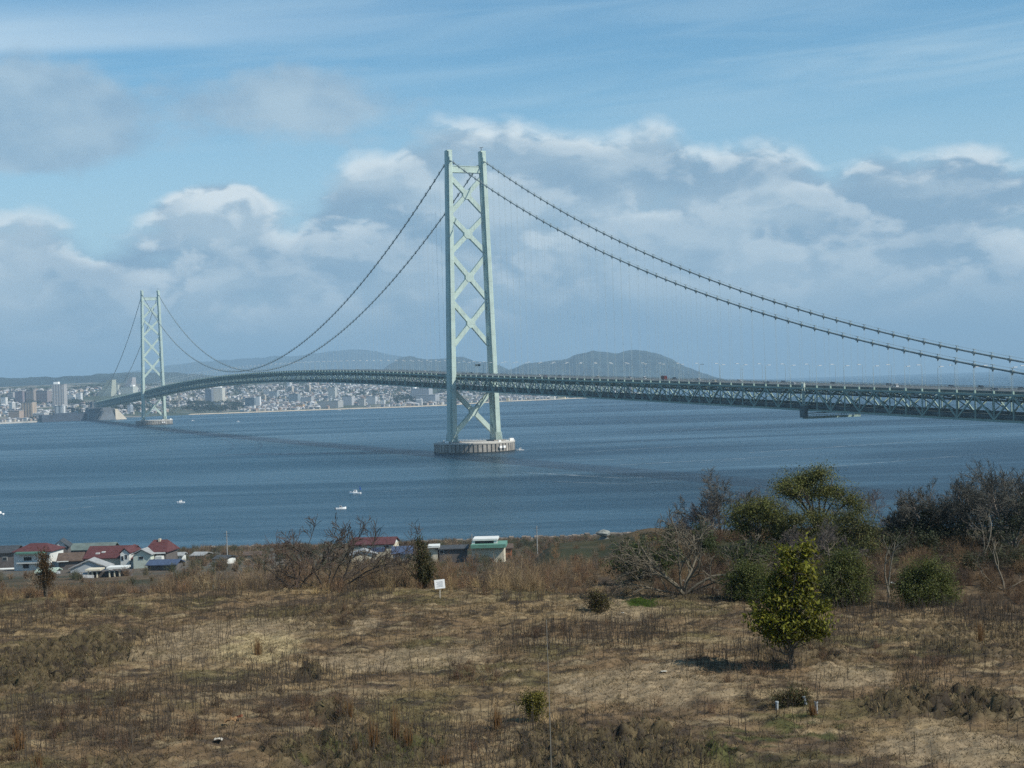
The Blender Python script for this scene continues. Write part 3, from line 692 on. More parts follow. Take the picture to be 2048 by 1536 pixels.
block(150, 163, 787, 801, (.70, .71, .70), 'clinic', 'white block beside the long white building above the anchorage', roof=m_rwhite)
block(0, 13, 795, 812, (.74, .74, .72), 'pale', 'bright white blocks cut by the left edge of the picture')
block(12, 28, 786, 797, (.36, .33, .32), 'grey_a', 'grey block with white roof crown at the far left', roof=m_rwhite)
for (a, b, c2, d, col, nm, lab) in [(195, 225, 761, 792, (.40, .42, .33), 'stepped', 'stepped olive grey hillside apartments left of the far tower'), (246, 264, 756, 777, (.38, .36, .36), 'stepped_b', 'grey hillside tower block just left of the far bridge tower')]:
    p = far_hit((a + b) / 2, d); w = (b - a) / F * p.y; h = (d - c2) / F * p.y; o = empty('building', p, -.3)
    for i in range(5): MB().box((w * .06 * i, 10 + i * 3, h * (i + 1) / 10), (w * (1 - .13 * i), 26, h * (i + 1) / 5 + 4)).build('terrace', fac(nm, col, px=5, fx=.4), o)
    tag(o, lab, 'building')
block(196, 224, 779, 789, (.62, .60, .55), 'lowcream', 'cream wing in front of the stepped hillside apartments')
block(236, 270, 774, 788, (.56, .58, .52), 'palegreen', 'pale green grey block cluster left of the far bridge tower', pent=(.3, .2, 6))
block(226, 237, 770, 787, (.48, .50, .42), 'olive', 'narrow olive block between the stepped apartments and the pale green block')
block(425, 447, 776, 806, (.60, .58, .50), 'hotel', 'cream hotel tower with dark side standing over the wooded shore', rz=-.12, depth=1.0, pent=(-.1, .7, 7), px=5, fx=.35)
block(409, 425, 779, 806, (.16, .19, .23), 'hotel_side', 'dark slab joined to the cream hotel tower')
block(426, 445, 806, 815, (.46, .47, .44), 'podium', 'low podium below the cream hotel tower')
block(488, 511, 796, 815, (.12, .16, .19), 'darkglass', 'dark block beside a bright white slab on the shore')
block(511, 521, 793, 816, (.82, .82, .80), 'slab', 'bright white slab building on the shore')
block(498, 510, 811, 818, (.8, .8, .78), 'white_low', 'small white house below the dark block')
block(590, 608, 809, 818, (.62, .40, .20), 'orange', 'low orange beach building by the sand')
block(632, 681, 803, 816, (.40, .40, .38), 'longgrey', 'long grey apartment row behind the beach')
block(683, 706, 793, 811, (.46, .47, .48), 'aptone', 'grey apartments with blue windows right of the long grey row', px=5, fx=.4)
block(731, 753, 793, 809, (.50, .51, .51), 'apttwo', 'pale apartments in the middle of the beach front', px=5, fx=.4)
block(716, 730, 798, 812, (.44, .43, .40), 'aptthree', 'squat grey building between the beach front apartments')
block(655, 672, 775, 798, (.46, .47, .44), 'midtower', 'pale grey slab rising under the middle of the far deck', px=5, fx=.4)
block(819, 862, 777, 800, (.36, .38, .40), 'bigslab', 'large grey slab block on the rise left of the near tower', px=8, fx=.4, pent=(-.4, .12, 5))
block(827, 875, 790, 806, (.34, .36, .38), 'lowslab', 'long low block below the large grey slab left of the near tower', px=6, fx=.4)
block(536, 556, 783, 796, (.34, .38, .39), 'teal_a', 'blue grey apartment block left of the middle slab')
block(575, 598, 788, 805, (.28, .33, .35), 'teal_b', 'dark blue grey apartments above the orange beach building', px=6, fx=.45, **T)
block(600, 625, 795, 806, (.42, .43, .43), 'teal_c', 'grey block right of the dark blue grey apartments')
block(760, 770, 800, 808, (.8, .8, .79), 'gate', 'small white building behind the beach right of the pale apartments')
block(1098, 1110, 792, 799, (.75, .72, .62), 'cream_a', 'cream warehouse on the low point right of the near tower', roof=m_rwhite)
block(1114, 1131, 791, 797, (.66, .58, .36), 'cream_b', 'yellowish warehouse at the tip of the low point')
block(1012, 1018, 795, 803, (.6, .5, .3), 'tank', 'small yellowish building between near tower legs and the point')
rng = random.Random(12)
WALLC = [('white', (.54, .54, .53)), ('grey', (.32, .32, .33)), ('beige', (.42, .38, .32)), ('brown', (.34, .27, .22)), ('blue grey', (.34, .38, .42))]
ROOFC = [(.10, .10, .11), (.17, .17, .18), (.22, .15, .12), (.30, .30, .30), (.50, .50, .50)]
m_w = [mat('city_wall_' + n.replace(' ', '_'), c, .9, .12, .1) for n, c in WALLC]; m_r = [mat('city_roof_' + 'abcde'[i], c, .9, .15, .1) for i, c in enumerate(ROOFC)]
def house_mb(mb, x, y, z, w, d, h, rz, rh, mw, mr):
    ca, sa = math.cos(rz), math.sin(rz); q = lambda a, b, c2: (x + a * ca - b * sa, y + a * sa + b * ca, z + c2)
    W, D2 = w / 2, d / 2
    mb.hexa([q(-W, -D2, -4), q(W, -D2, -4), q(W, D2, -4), q(-W, D2, -4)], [q(-W, -D2, h), q(W, -D2, h), q(W, D2, h), q(-W, D2, h)], mw)
    if rh:
        e = .5; n = len(mb.v); mb.v += [q(-W - e, -D2 - e, h + .02), q(W + e, -D2 - e, h + .02), q(W + e, D2 + e, h + .02), q(-W - e, D2 + e, h + .02), q(-W * .55, 0, h + rh), q(W * .55, 0, h + rh)]
        for f in ((n, n + 1, n + 5, n + 4), (n + 2, n + 3, n + 4, n + 5), (n + 1, n + 2, n + 5), (n + 3, n, n + 4), (n + 3, n + 2, n + 1, n)): mb.f.append(f); mb.mi.append(mr)
spots = []
for i in range(9000):
    x = rng.uniform(-2300, 560); d = 60 + 1750 * rng.random() ** 1.25
    y = float(np.interp(x, COAST_X, COAST_Y)) + d
    u = 1024 + F * x / y
    if not (-30 < u < 1300): continue
    if fbm(x / 260., y / 260., 77, 3) < .41: continue
    if u > 960 and d > 420: continue
    if 215 < u < 480 and d < 230: continue
    if abs(x - bw(2951, 0, 0).x) < 120 and d < 200: continue
    spots.append((x, y, d))
spots = spots[:3300]; big = MB(); cnt = 0
arr = np.array(spots); zz = far_z(arr[:, 0], arr[:, 1])
for i, (x, y, d) in enumerate(spots):
    apt = rng.random() < .075; w = rng.uniform(16, 42) if apt else rng.uniform(8, 15); dd = rng.uniform(10, 14) if apt else rng.uniform(7, 11)
    h = rng.uniform(13, 32) if apt else rng.uniform(4.5, 8); rz = rng.choice([-.3, -.15, 1.2, -.45, 1.4]); mw = rng.choices(range(5), (5, 4, 4, 2, 2))[0]; mr = rng.choices(range(5), (3, 3, 2, 3, 3))[0]
    if apt or (cnt < 258 and i < 420):
        if cnt >= 258: continue
        cnt += 1; hb = MB(); house_mb(hb, 0, 0, 0, w, dd, h, 0, 0 if apt else rng.uniform(1.5, 3), 0, 1)
        if apt:
            hb.box((w * .3, 0, h + 1.4), (4, 4, 2.8), 0, 0)
            for k in range(int(h / 3.1)): hb.box((0, -dd / 2 - .5, 3.1 * k + 2), (w * .96, 1.0, .9), 0, 0)
        o = hb.build('apartment_block' if apt else 'city_house', [m_w[mw], m_r[mr]]); o.location = (x, y, zz[i]); o.rotation_euler = (0, 0, rz)
        n = WALLC[mw][0]
        if apt: tag(o, f'mid-rise {n} apartment block scattered among the houses of the far city', 'apartment block', f'{n} apartment blocks of the far city')
        else: tag(o, f'small {n} house in the crowded town across the strait', 'house', f'{n} houses of the far city')
    else: house_mb(big, x, y, float(zz[i]), w, dd, h, rz, rng.uniform(1.5, 3), mw, 5 + mr)
tag(big.build('distant_houses', m_w + m_r), 'dense mass of tiny houses climbing the far shore', 'houses', None, 'stuff')
# ------------------------------------------------------------------ foliage tools
m_leaf = mat_attr('leaf', .55, .35, .18); m_bark = mat_attr('bark', .9); m_grass = mat_attr('dry_grass', .9, .15)
def leaves(P, N, size, asp, rs, drop=.3):
    n = len(P); N = N / (np.linalg.norm(N, axis=1, keepdims=True) + 1e-9)
    a = rs.normal(size=(n, 3)); a[:, 2] -= drop; a -= N * (a * N).sum(1, keepdims=True); a /= np.linalg.norm(a, axis=1, keepdims=True) + 1e-9
    b = np.cross(N, a); s = (size * rs.uniform(.6, 1.25, n))[:, None]; w = s * asp
    V = np.stack([P - a * s * .5, P + b * w * .5 - N * s * .06, P + a * s * .5 - N * s * .1, P - b * w * .5 - N * s * .06], 1).reshape(-1, 3)
    i = np.arange(n) * 4
    return V, np.stack([i, i + 1, i + 2, i + 3], 1)
def crown(name, blobs, n0, size, asp, col, var, seed, parent, clump=.22, per=26, drop=.3, tip=None):
    n = int(n0 * 1.7); size = size * 1.25; rs = np.random.RandomState(seed); vol = np.array([r[0] * r[1] * r[2] for _, r in blobs]) ** .75; k = rs.choice(len(blobs), max(1, n // per), p=vol / vol.sum())
    c = np.array([b[0] for b in blobs], float)[k]; r = np.array([b[1] for b in blobs], float)[k]
    d = rs.normal(size=(len(k), 3)); d /= np.linalg.norm(d, axis=1, keepdims=True); rad = np.clip(np.abs(rs.normal(0, .62, len(k))) + .15, 0, 1.25)
    cc = c + d * r * rad[:, None]
    P = np.repeat(cc, per, 0) + rs.normal(size=(len(k) * per, 3)) * clump * np.repeat(rs.uniform(.6, 1.4, len(k)), per)[:, None]
    N = np.repeat(d, per, 0) + rs.normal(size=P.shape) * .75; N[:, 2] += .35
    V, Fq = leaves(P, N, size, asp, rs, drop)
    q = np.repeat(np.clip(rs.normal(1, var, len(k)), .5, 1.7), per) * rs.uniform(.7, 1.3, len(P)); cl = np.array(col)[None] * q[:, None]
    if tip is not None:
        t = (rs.random(len(P)) < tip[1])[:, None]; cl = np.where(t, np.array(tip[0])[None] * rs.uniform(.7, 1.2, len(P))[:, None], cl)
    return raw_mesh(name, V, Fq, m_leaf, parent, np.repeat(cl, 4, 0))
class Tubes:
    def __init__(s): s.V = []; s.F = []; s.c = []; s.n = 0
    def add(s, pts, rad, k, col):
        pts = np.array(pts, float); m = len(pts); d = np.gradient(pts, axis=0); d /= np.linalg.norm(d, axis=1, keepdims=True) + 1e-9
        ref = np.array([.31, .87, .2]) if abs(d[0][2]) > .6 else np.array([.1, .2, 1.])
        a = np.cross(d, ref); a /= np.linalg.norm(a, axis=1, keepdims=True) + 1e-9; b = np.cross(d, a)
        t = np.arange(k) * 2 * np.pi / k
        ring = pts[:, None] + (a[:, None] * np.cos(t)[None, :, None] + b[:, None] * np.sin(t)[None, :, None]) * np.array(rad)[:, None, None]
        s.V.append(ring.reshape(-1, 3)); i = s.n + (np.arange(m - 1)[:, None] * k + np.arange(k)[None]).ravel(); j = s.n + (np.arange(m - 1)[:, None] * k + (np.arange(k) + 1)[None] % k).ravel()
        s.F.append(np.stack([i, j, j + k, i + k], 1)); s.c.append(np.tile(np.array(col), (m * k, 1))); s.n += m * k
    def mesh(s, name, parent=None):
        return raw_mesh(name, np.concatenate(s.V), np.concatenate(s.F), m_bark, parent, np.concatenate(s.c), True)
def grow(tb, rs, p, d, L, r, lev, maxlev, P, tips):
    n = 5 if lev < 2 else (4 if lev == 2 else 3); pts = [np.array(p, float)]; d = np.array(d, float); d /= np.linalg.norm(d)
    for i in range(n):
        d = d + rs.normal(size=3) * P['bend'] + np.array([0, 0, P['up'] * (1 if lev else .3)]); d /= np.linalg.norm(d); pts.append(pts[-1] + d * L / n)
    r1 = max(r * (.45 if lev < maxlev else .3), P['rmin']); rad = np.linspace(r, r1, n + 1)
    q = rs.uniform(.75, 1.25); col = np.array(P['col']) * q if lev < 2 or 'twig' not in P else np.array(P['twig']) * q
    tb.add(pts, rad, 6 if lev == 0 else (5 if lev == 1 else 3), col); tips.append(pts[-1])
    if lev >= maxlev: return
    nc = P['n'][min(lev, len(P['n']) - 1)]
    for c in range(nc):
        f = P['from'] + (1 - P['from']) * (c + rs.random()) / nc if lev else P['from0'] + (1 - P['from0']) * (c + rs.random() * .8) / nc
        i = min(int(f * n), n - 1); w = f * n - i; q0 = pts[i] * (1 - w) + pts[i + 1] * w; dd = pts[i + 1] - pts[i]; dd /= np.linalg.norm(dd)
        s = rs.normal(size=3); s[2] *= .6; s -= dd * (s @ dd); s /= np.linalg.norm(s) + 1e-9; a = rs.uniform(*P['ang'])
        grow(tb, rs, q0, dd * math.cos(a) + s * math.sin(a), L * rs.uniform(*P['len']) * (1 - .35 * f), max(r * (1 - .5 * f) * rs.uniform(.45, .7), P['rmin']), lev + 1, maxlev, P, tips)
BARE = dict(bend=.16, up=.05, rmin=.012, n=(9, 6, 6, 5), ang=(.45, .95), len=(.5, .75), col=(.13, .11, .09), twig=(.10, .085, .075), **{'from': .25, 'from0': .3})
def base(u, v, dist=None):
    p = near_hit(u, v) if dist is None else at(u, 1090, dist)
    return Vector((p.x, p.y, float(ground_z(p.x, p.y)) - .04))
def bare_tree(u, dist, vtop, label, seed, spread=1.0, limbs=None, cat='tree', group=None, name='bare_tree', maxlev=3, u_base=None, r0=None, foot=None, **kw):
    P = dict(BARE); P.update(kw); rs = np.random.RandomState(seed)
    b = base(u, 0, dist) if foot is None else foot; H = at(u, vtop, b.y).z - b.z
    t = empty(name, b); tb = Tubes(); tips = []
    if limbs is None: limbs = [((rs.normal() * .06, rs.normal() * .06, 1), .72, 1.0)]
    for d, l, rr in limbs: grow(tb, rs, (rs.normal() * .05, rs.normal() * .05, 0), d, H * l, (r0 or H * .022) * rr, 0, maxlev, P, tips)
    k = H / max(float(v[:, 2].max()) for v in tb.V); tb.V = [v * k for v in tb.V]
    tb.mesh('trunk', t); tag(t, label, cat, group); return t, tips, H
def leaf_tree(u, dist, vtop, label, seed, blobs, n, size, col, var=.25, asp=.5, per=26, clump=.22, tip=None, name='evergreen_tree', cat='tree', trunk=True, drop=.3, foot=None, split=3, rk=.022, stem=False):
    b = base(u, 0, dist) if foot is None else foot; H = at(u, vtop, b.y).z - b.z; t = empty(name, b); rs = np.random.RandomState(seed); tb = Tubes(); tips = []
    B = [((q[0][0] * H, q[0][1] * H, q[0][2] * H), (q[1][0] * H, q[1][1] * H, q[1][2] * H)) for q in blobs]
    P = dict(BARE); P.update(n=(0,), col=(.10, .085, .065))
    for c, r in B:                                   # a limb runs into every mass of leaves
        for k in range(split):
            e = np.array(c) + rs.normal(size=3) * np.array(r) * .45; m = e * np.array([.12, .12, .58]) + rs.normal(size=3) * .04 * H
            w = np.linspace(0, 1, 7)[:, None]; s0 = np.array([(.012 if k % 2 else -.012) * H, 0, .12 * H if stem else 0]); pts = (1 - w) ** 2 * s0 + 2 * w * (1 - w) * m + w ** 2 * e
            tb.add(pts, np.linspace(rk * H, .006 * H, 7), 5, np.array((.10, .085, .065)) * rs.uniform(.8, 1.2))
            for z in range(5):
                q0 = pts[3 + z % 4]; e2 = q0 + rs.normal(size=3) * np.array(r) * .7; tb.add(np.linspace(q0, e2, 4), [.006 * H, .004 * H, .003 * H, .002 * H], 3, (.09, .075, .055))
    if stem:
        for q in (-1, 1): tb.add([(0, 0, 0), (q * .006 * H, 0, .06 * H), (q * .012 * H, 0, .13 * H), (q * .02 * H, 0, .3 * H), (q * .012 * H, 0, .7 * H)], [.016 * H, .012 * H, .010 * H, .008 * H, .004 * H], 6, (.075, .06, .045))
    tb.mesh('trunk', t); crown('crown', B, n, size, asp, col, var, seed, t, clump, per, drop, tip); tag(t, label, cat); return t
# ------------------------------------------------------------------ trees and bushes behind the field
def blobs_px(u, dist, vtop, bl, foot=None, k=1.0):          # crown masses given by where their centres stand and how wide they are
    b = base(u, 0, dist) if foot is None else foot; H = at(u, vtop, b.y).z - b.z; o = []; rr = random.Random(int(u))
    for bu, bv, ru, rv in bl:
        p = at(bu, bv, b.y + rr.uniform(-.5, .5) * ru / F * b.y); r = (ru / F * b.y * k, (ru + rv) * .5 / F * b.y * k, rv / F * b.y * k)
        o.append((tuple((p - b) / H), tuple(q / H for q in r)))
    return o
OLIVE = (.098, .104, .028); DEEP = (.055, .070, .026); YOUNG = (.096, .100, .010)
ft = near_hit(1583, 1338)
leaf_tree(1583, 0, 1083, 'young broadleaf evergreen standing alone in the dry field, glossy leaves down to a low fork', 3,
    blobs_px(1583, 0, 1083, [(1573, 1106, 17, 22), (1612, 1100, 16, 22), (1592, 1135, 34, 28), (1560, 1165, 34, 25), (1612, 1165, 18, 24), (1545, 1200, 36, 26), (1600, 1200, 28, 28), (1525, 1235, 28, 24), (1580, 1240, 42, 28), (1640, 1213, 20, 14), (1625, 1248, 32, 20), (1545, 1258, 32, 18), (1600, 1265, 42, 16), (1644, 1262, 18, 13), (1562, 1274, 26, 10)], ft, 1.06),
    7800, .145, YOUNG, .6, .42, 14, .13, ((.20, .18, .02), .12), 'young_broadleaf_tree', drop=.9, foot=ft, split=1, rk=.006, stem=True)
bare_tree(1368, 0, 1015, 'sprawling bare tree with pale limbs fanning out low at the field edge', 21, foot=near_hit(1368, 1190), name='bare_tree', r0=.095, maxlev=3,
    limbs=[((-.95, .1, .75), .85, 1), ((-.55, -.2, .9), .8, .9), ((-.12, .2, 1), .78, .8), ((.22, 0, 1), .8, .9), ((.6, .2, .9), .85, 1), ((1.1, -.1, .8), 1.05, 1), ((1.4, .1, .55), .8, .7), ((-1.5, 0, .35), .75, .7)], col=(.125, .11, .082), twig=(.115, .10, .075), n=(6, 5, 4), up=.02, bend=.22, rmin=.017)
bare_tree(1442, 118, 930, 'tallest bare tree with a rounded grey twig crown behind the pale sprawling one', 31, n=(8, 7, 7), maxlev=3, col=(.095, .092, .08), twig=(.105, .10, .088), len=(.45, .66), r0=.08, rmin=.0145, limbs=[((0, 0, 1), .6, 1), ((-.62, 0, 1), .72, .6), ((.62, 0, 1), .72, .6), ((-.28, .4, 1), .85, .65), ((.3, -.3, 1), .85, .65), ((-1.3, .2, .8), .72, .6), ((1.3, -.2, .8), .72, .6), ((-.9, -.3, .55), .6, .5), ((.9, .3, .55), .6, .5)])
bare_tree(1528, 122, 968, 'faint bare tree between the tall bare tree and the evergreens', 32, n=(6, 6, 5), r0=.06, rmin=.010, limbs=[((0, 0, 1), .6, 1), ((-.62, 0, 1), .72, .6), ((.62, 0, 1), .72, .6), ((-.28, .4, 1), .85, .65), ((.3, -.3, 1), .85, .65), ((-1.3, .2, .8), .72, .6), ((1.3, -.2, .8), .72, .6), ((-.9, -.3, .55), .6, .5), ((.9, .3, .55), .6, .5)], twig=(.12, .10, .095))
bare_tree(1398, 116, 990, 'thin bare tree on the left shoulder of the tall bare tree', 33, n=(6, 6, 5), r0=.06, rmin=.010, limbs=[((0, 0, 1), .6, 1), ((-.62, 0, 1), .72, .6), ((.62, 0, 1), .72, .6), ((-.28, .4, 1), .85, .65), ((.3, -.3, 1), .85, .65), ((-1.3, .2, .8), .72, .6), ((1.3, -.2, .8), .72, .6), ((-.9, -.3, .55), .6, .5), ((.9, .3, .55), .6, .5)], twig=(.10, .085, .08))
bare_tree(1737, 120, 962, 'hazy bare tree just right of the broad evergreen', 34, n=(6, 6, 5), r0=.06, rmin=.010, limbs=[((0, 0, 1), .6, 1), ((-.62, 0, 1), .72, .6), ((.62, 0, 1), .72, .6), ((-.28, .4, 1), .85, .65), ((.3, -.3, 1), .85, .65), ((-1.3, .2, .8), .72, .6), ((1.3, -.2, .8), .72, .6), ((-.9, -.3, .55), .6, .5), ((.9, .3, .55), .6, .5)], twig=(.11, .095, .095))
for u, d, vt, lab, sd2, bl, n, cc in [
    (1640, 106, 930, 'broad evergreen whose flat crown tops the thicket, with gaps under its boughs', 41, [(1610, 962, 50, 24), (1585, 984, 36, 18), (1640, 948, 34, 16), (1662, 984, 44, 18), (1698, 1000, 28, 18), (1568, 970, 20, 12), (1625, 990, 30, 10), (1720, 1018, 18, 14)], 8000, OLIVE),
    (1512, 104, 992, 'rounded olive evergreen left of the broad one', 42, [(1500, 1020, 46, 20), (1545, 1030, 42, 24), (1470, 1032, 24, 18), (1530, 1008, 32, 14), (1560, 1050, 40, 24), (1490, 1052, 36, 20)], 6000, OLIVE),
    (1600, 103, 1020, 'olive evergreen mass filling the gap under the broad crown', 143, [(1590, 1040, 52, 20), (1640, 1036, 50, 18), (1560, 1070, 50, 26), (1630, 1072, 60, 26), (1600, 1100, 60, 26)], 7500, (.080, .084, .027)),
    (1700, 100, 1020, 'spreading evergreen at the right end of the thicket', 43, [(1700, 1040, 42, 20), (1735, 1060, 26, 26), (1690, 1070, 50, 26), (1725, 1095, 36, 26), (1670, 1100, 50, 24)], 6500, (.068, .074, .026))]:
    leaf_tree(u, d, vt, lab, sd2, blobs_px(u, d, vt, bl, None, 1.08), int(n * 1.45), .10, cc, .55, .5, 18, .2, ((.13, .12, .03), .14), split=2, rk=.016)
leaf_tree(1480, 97, 1085, 'dark evergreen undergrowth behind the sprawling bare tree', 145, [((0, 0, .55), (.8, .5, .4)), ((.8, 0, .45), (.6, .5, .4))], 3400, .11, DEEP, .42, .5, 24, .2, ((.10, .10, .03), .1), 'evergreen_bush', 'bush')
bare_tree(1655, 96, 1035, 'grey twiggy shrub in front of the spreading evergreens', 44, n=(8, 6, 6), name='bare_shrub', cat='shrub', limbs=[((-.7, 0, 1), .8, .7), ((.5, .2, 1), .8, .7), ((0, 0, 1), .8, .8), ((1, 0, .8), .8, .6), ((-1.2, .2, .7), .8, .6)], twig=(.11, .095, .085))
bare_tree(1590, 98, 1050, 'grey twiggy shrub behind the top of the young tree', 45, n=(8, 6, 6), name='bare_shrub', cat='shrub', limbs=[((-.7, 0, 1), .8, .7), ((.5, .2, 1), .8, .7), ((0, 0, 1), .8, .8), ((1, 0, .8), .8, .6)], twig=(.11, .095, .085))
leaf_tree(1285, 96, 1072, 'dark round evergreen bush behind the pale limbs at left', 46, [((-.1, 0, .6), (.6, .5, .36)), ((.4, 0, .5), (.5, .4, .3)), ((-.4, 0, .36), (.5, .4, .3))], 3600, .12, DEEP, .4, .5, 24, .18, ((.07, .08, .02), .1), 'evergreen_bush', 'bush')
leaf_tree(1340, 100, 1040, 'narrow dark conifer rising behind the pale limbs', 47, [((0, 0, .75), (.13, .13, .22)), ((0, 0, .45), (.22, .22, .25)), ((.05, 0, .2), (.26, .26, .18))], 2600, .10, DEEP, .35, .3, 24, .12, None, 'conifer')
leaf_tree(1405, 101, 1035, 'dark evergreen half hidden behind the sprawling bare tree', 48, [((0, 0, .7), (.2, .2, .22)), ((.1, 0, .4), (.32, .3, .25))], 2600, .11, DEEP, .4, .4, 24, .15, None)
for u, d, vt, lab, sd2, bl in [(1690, 77, 1088, 'dense dark green bush of fine leaves right of the young tree', 51, [(1690, 1115, 26, 22), (1672, 1135, 34, 28), (1708, 1140, 32, 30), (1655, 1165, 34, 30), (1690, 1170, 44, 34), (1722, 1178, 28, 30), (1665, 1195, 38, 22), (1705, 1200, 38, 18)]),
        (1852, 77, 1112, 'dense dark green bush of fine leaves right of the forked pale trunk', 52, [(1858, 1138, 30, 22), (1830, 1150, 30, 24), (1882, 1152, 26, 24), (1815, 1178, 30, 28), (1855, 1180, 44, 30), (1892, 1182, 24, 26), (1830, 1202, 36, 16), (1875, 1202, 36, 16)]),
        (1500, 80, 1120, 'dark green bush of fine leaves left of the young tree', 53, [(1500, 1145, 34, 22), (1480, 1168, 34, 22), (1520, 1170, 30, 22), (1500, 1185, 40, 16)])]:
    leaf_tree(u, d, vt, lab, sd2, blobs_px(u, d, vt, bl, None, 1.06), 21000, .085, (.072, .084, .022), .5, .34, 12, .14, ((.12, .12, .03), .10), 'dense_bush', 'bush', drop=-.6)
bare_tree(1776, 0, 1048, 'forked bare tree with one pale and one dark limb between two dense bushes', 61, foot=near_hit(1778, 1196), r0=.075, maxlev=2, n=(3, 3), name='forked_tree', limbs=[((.05, 0, 1), 1.0, 1), ((-.42, .05, 1), .98, .9), ((.12, .1, 1), .55, .8)], col=(.17, .15, .115), twig=(.13, .11, .085), bend=.1, **{'from0': .6})
RT = [(1800, 112, 1000, 'low dark thicket tree at the left end of the right wood', .5), (1845, 108, 972, 'dark twiggy tree third from the left in the right wood', .5), (1885, 110, 950, 'dark tree with ivy under its twigs in the right wood', .8), (1930, 106, 938, 'leaning twiggy tree left of the two tallest trees in the right wood', .4),
      (1975, 104, 914, 'tall bare tree with many upright limbs in the right wood', .3), (2030, 100, 917, 'tallest tree of the right wood, cut by the right edge', .5), (2075, 108, 930, 'tree mostly beyond the right edge of the picture', .5)]
for i, (u, d, vt, lab, ivy) in enumerate(RT):
    t, tips, H = bare_tree(u, d, vt, lab, 70 + i, n=(9, 7, 7), limbs=[((-.35, 0, 1), .72, .9), ((.3, .2, 1), .75, .9), ((.0, -.1, 1), .74, 1), ((.7, 0, .9), .6, .6), ((-.8, .1, .8), .6, .6)], r0=.1, col=(.13, .115, .10), twig=(.088, .088, .076), rmin=.0125, len=(.45, .7))
    crown('crown', [((0, 0, H * .32), (H * .3, H * .3, H * .2)), ((H * .12, 0, H * .5), (H * .2, H * .2, H * .14)), ((-H * .2, 0, H * .18), (H * .3, H * .3, H * .16))], int(2600 * ivy) + 600, .11, .5, (.030, .038, .020), .4, 170 + i, t, .2, 22)
leaf_tree(1800, 100, 1052, 'dark undergrowth bush at the foot of the right wood', 91, [((0, 0, .5), (1.0, .6, .4)), ((.9, 0, .4), (.7, .5, .4))], 3000, .11, (.045, .052, .026), .35, .5, 24, .18, None, 'evergreen_bush', 'bush')
leaf_tree(1985, 92, 1085, 'dark tangle of a bush below the two tallest trees', 92, [((0, 0, .5), (.9, .6, .4)), ((.9, 0, .4), (.7, .5, .4)), ((-.8, 0, .3), (.5, .4, .3))], 3000, .10, (.048, .052, .026), .35, .4, 24, .18, None, 'evergreen_bush', 'bush')
bare_tree(1962, 96, 1000, 'pale forked bare trunk before the dark right wood', 93, maxlev=2, n=(4, 4), r0=.06, col=(.15, .135, .105), twig=(.12, .105, .085), limbs=[((.05, 0, 1), .95, 1), ((.35, 0, 1), .8, .8)], **{'from0': .4})
bare_tree(2005, 86, 1045, 'crooked bare trunk leaning over the brown grass at the right', 94, maxlev=2, n=(4, 4), r0=.07, col=(.14, .12, .09), twig=(.11, .095, .075), limbs=[((.35, 0, 1), .9, 1), ((1.0, 0, .35), .5, .7), ((-.9, 0, .4), .5, .6)], bend=.28, **{'from0': .4})
bare_tree(652, 90.5, 1026, 'dark bare tree with long limbs reaching right beside the red roofed house', 101, r0=.095, maxlev=3, rmin=.017, n=(5, 5, 5), col=(.06, .05, .042), twig=(.07, .057, .047), up=.045, limbs=[((.8, 0, .8), .9, 1), ((1.5, .1, .75), 1.25, .9), ((1.9, -.2, .7), 1.1, .7), ((-.15, .2, 1), .75, .7), ((-.8, 0, .8), .8, .7), ((.3, -.2, 1), .75, .7), ((-1.3, .1, .7), .7, .6)])
bare_tree(590, 90.5, 1052, 'thin bare shrub left of the dark bare tree', 102, maxlev=3, n=(5, 5, 4), r0=.05, name='bare_shrub', cat='shrub', col=(.09, .07, .055), twig=(.10, .07, .055), limbs=[((-.4, 0, 1), .75, 1), ((.2, 0, 1), .7, 1), ((-.9, 0, .8), .6, .8), ((.6, 0, .8), .6, .8)])
leaf_tree(845, 90, 1070, 'narrow dark conifer beyond the white sign', 103, blobs_px(845, 90, 1070, [(839, 1086, 4, 10), (843, 1102, 9, 12), (846, 1120, 15, 14), (848, 1138, 20, 14), (849, 1153, 22, 12)]), 6500, .09, (.050, .050, .020), .4, .4, 20, .11, ((.10, .07, .03), .2), 'conifer', split=2)
leaf_tree(88, 92, 1098, 'brown withered columnar shrub in front of the white house', 104, blobs_px(88, 92, 1098, [(86, 1110, 7, 13), (88, 1128, 12, 16), (92, 1146, 16, 16), (90, 1162, 18, 12)]), 2600, .10, (.085, .05, .02), .4, .3, 20, .16, ((.04, .03, .015), .3), 'withered_shrub', 'shrub')
leaf_tree(745, 108, 1100, 'low dark bush below the red roofed house by the shore', 105, [((-.6, 0, .5), (.9, .5, .4)), ((.6, 0, .4), (.8, .5, .35))], 2000, .11, (.03, .035, .015), .35, .4, 22, .16, None, 'evergreen_bush', 'bush')
leaf_tree(1190, 0, 1178, 'small olive bush beside the green grass patch', 106, [((0, 0, .55), (.5, .45, .4)), ((.2, 0, .3), (.6, .5, .3))], 2200, .09, (.075, .065, .02), .4, .4, 20, .1, ((.05, .035, .02), .4), 'small_bush', 'bush', foot=near_hit(1192, 1222))
leaf_tree(1062, 0, 1385, 'small yellow green bush beside the thin pale pole', 107, [((-.05, 0, .7), (.42, .38, .25)), ((.25, 0, .8), (.25, .24, .16)), ((.1, 0, .4), (.4, .4, .35))], 2600, .075, (.095, .085, .014), .4, .35, 18, .09, ((.16, .14, .03), .15), 'small_bush', 'bush', foot=near_hit(1064, 1442))
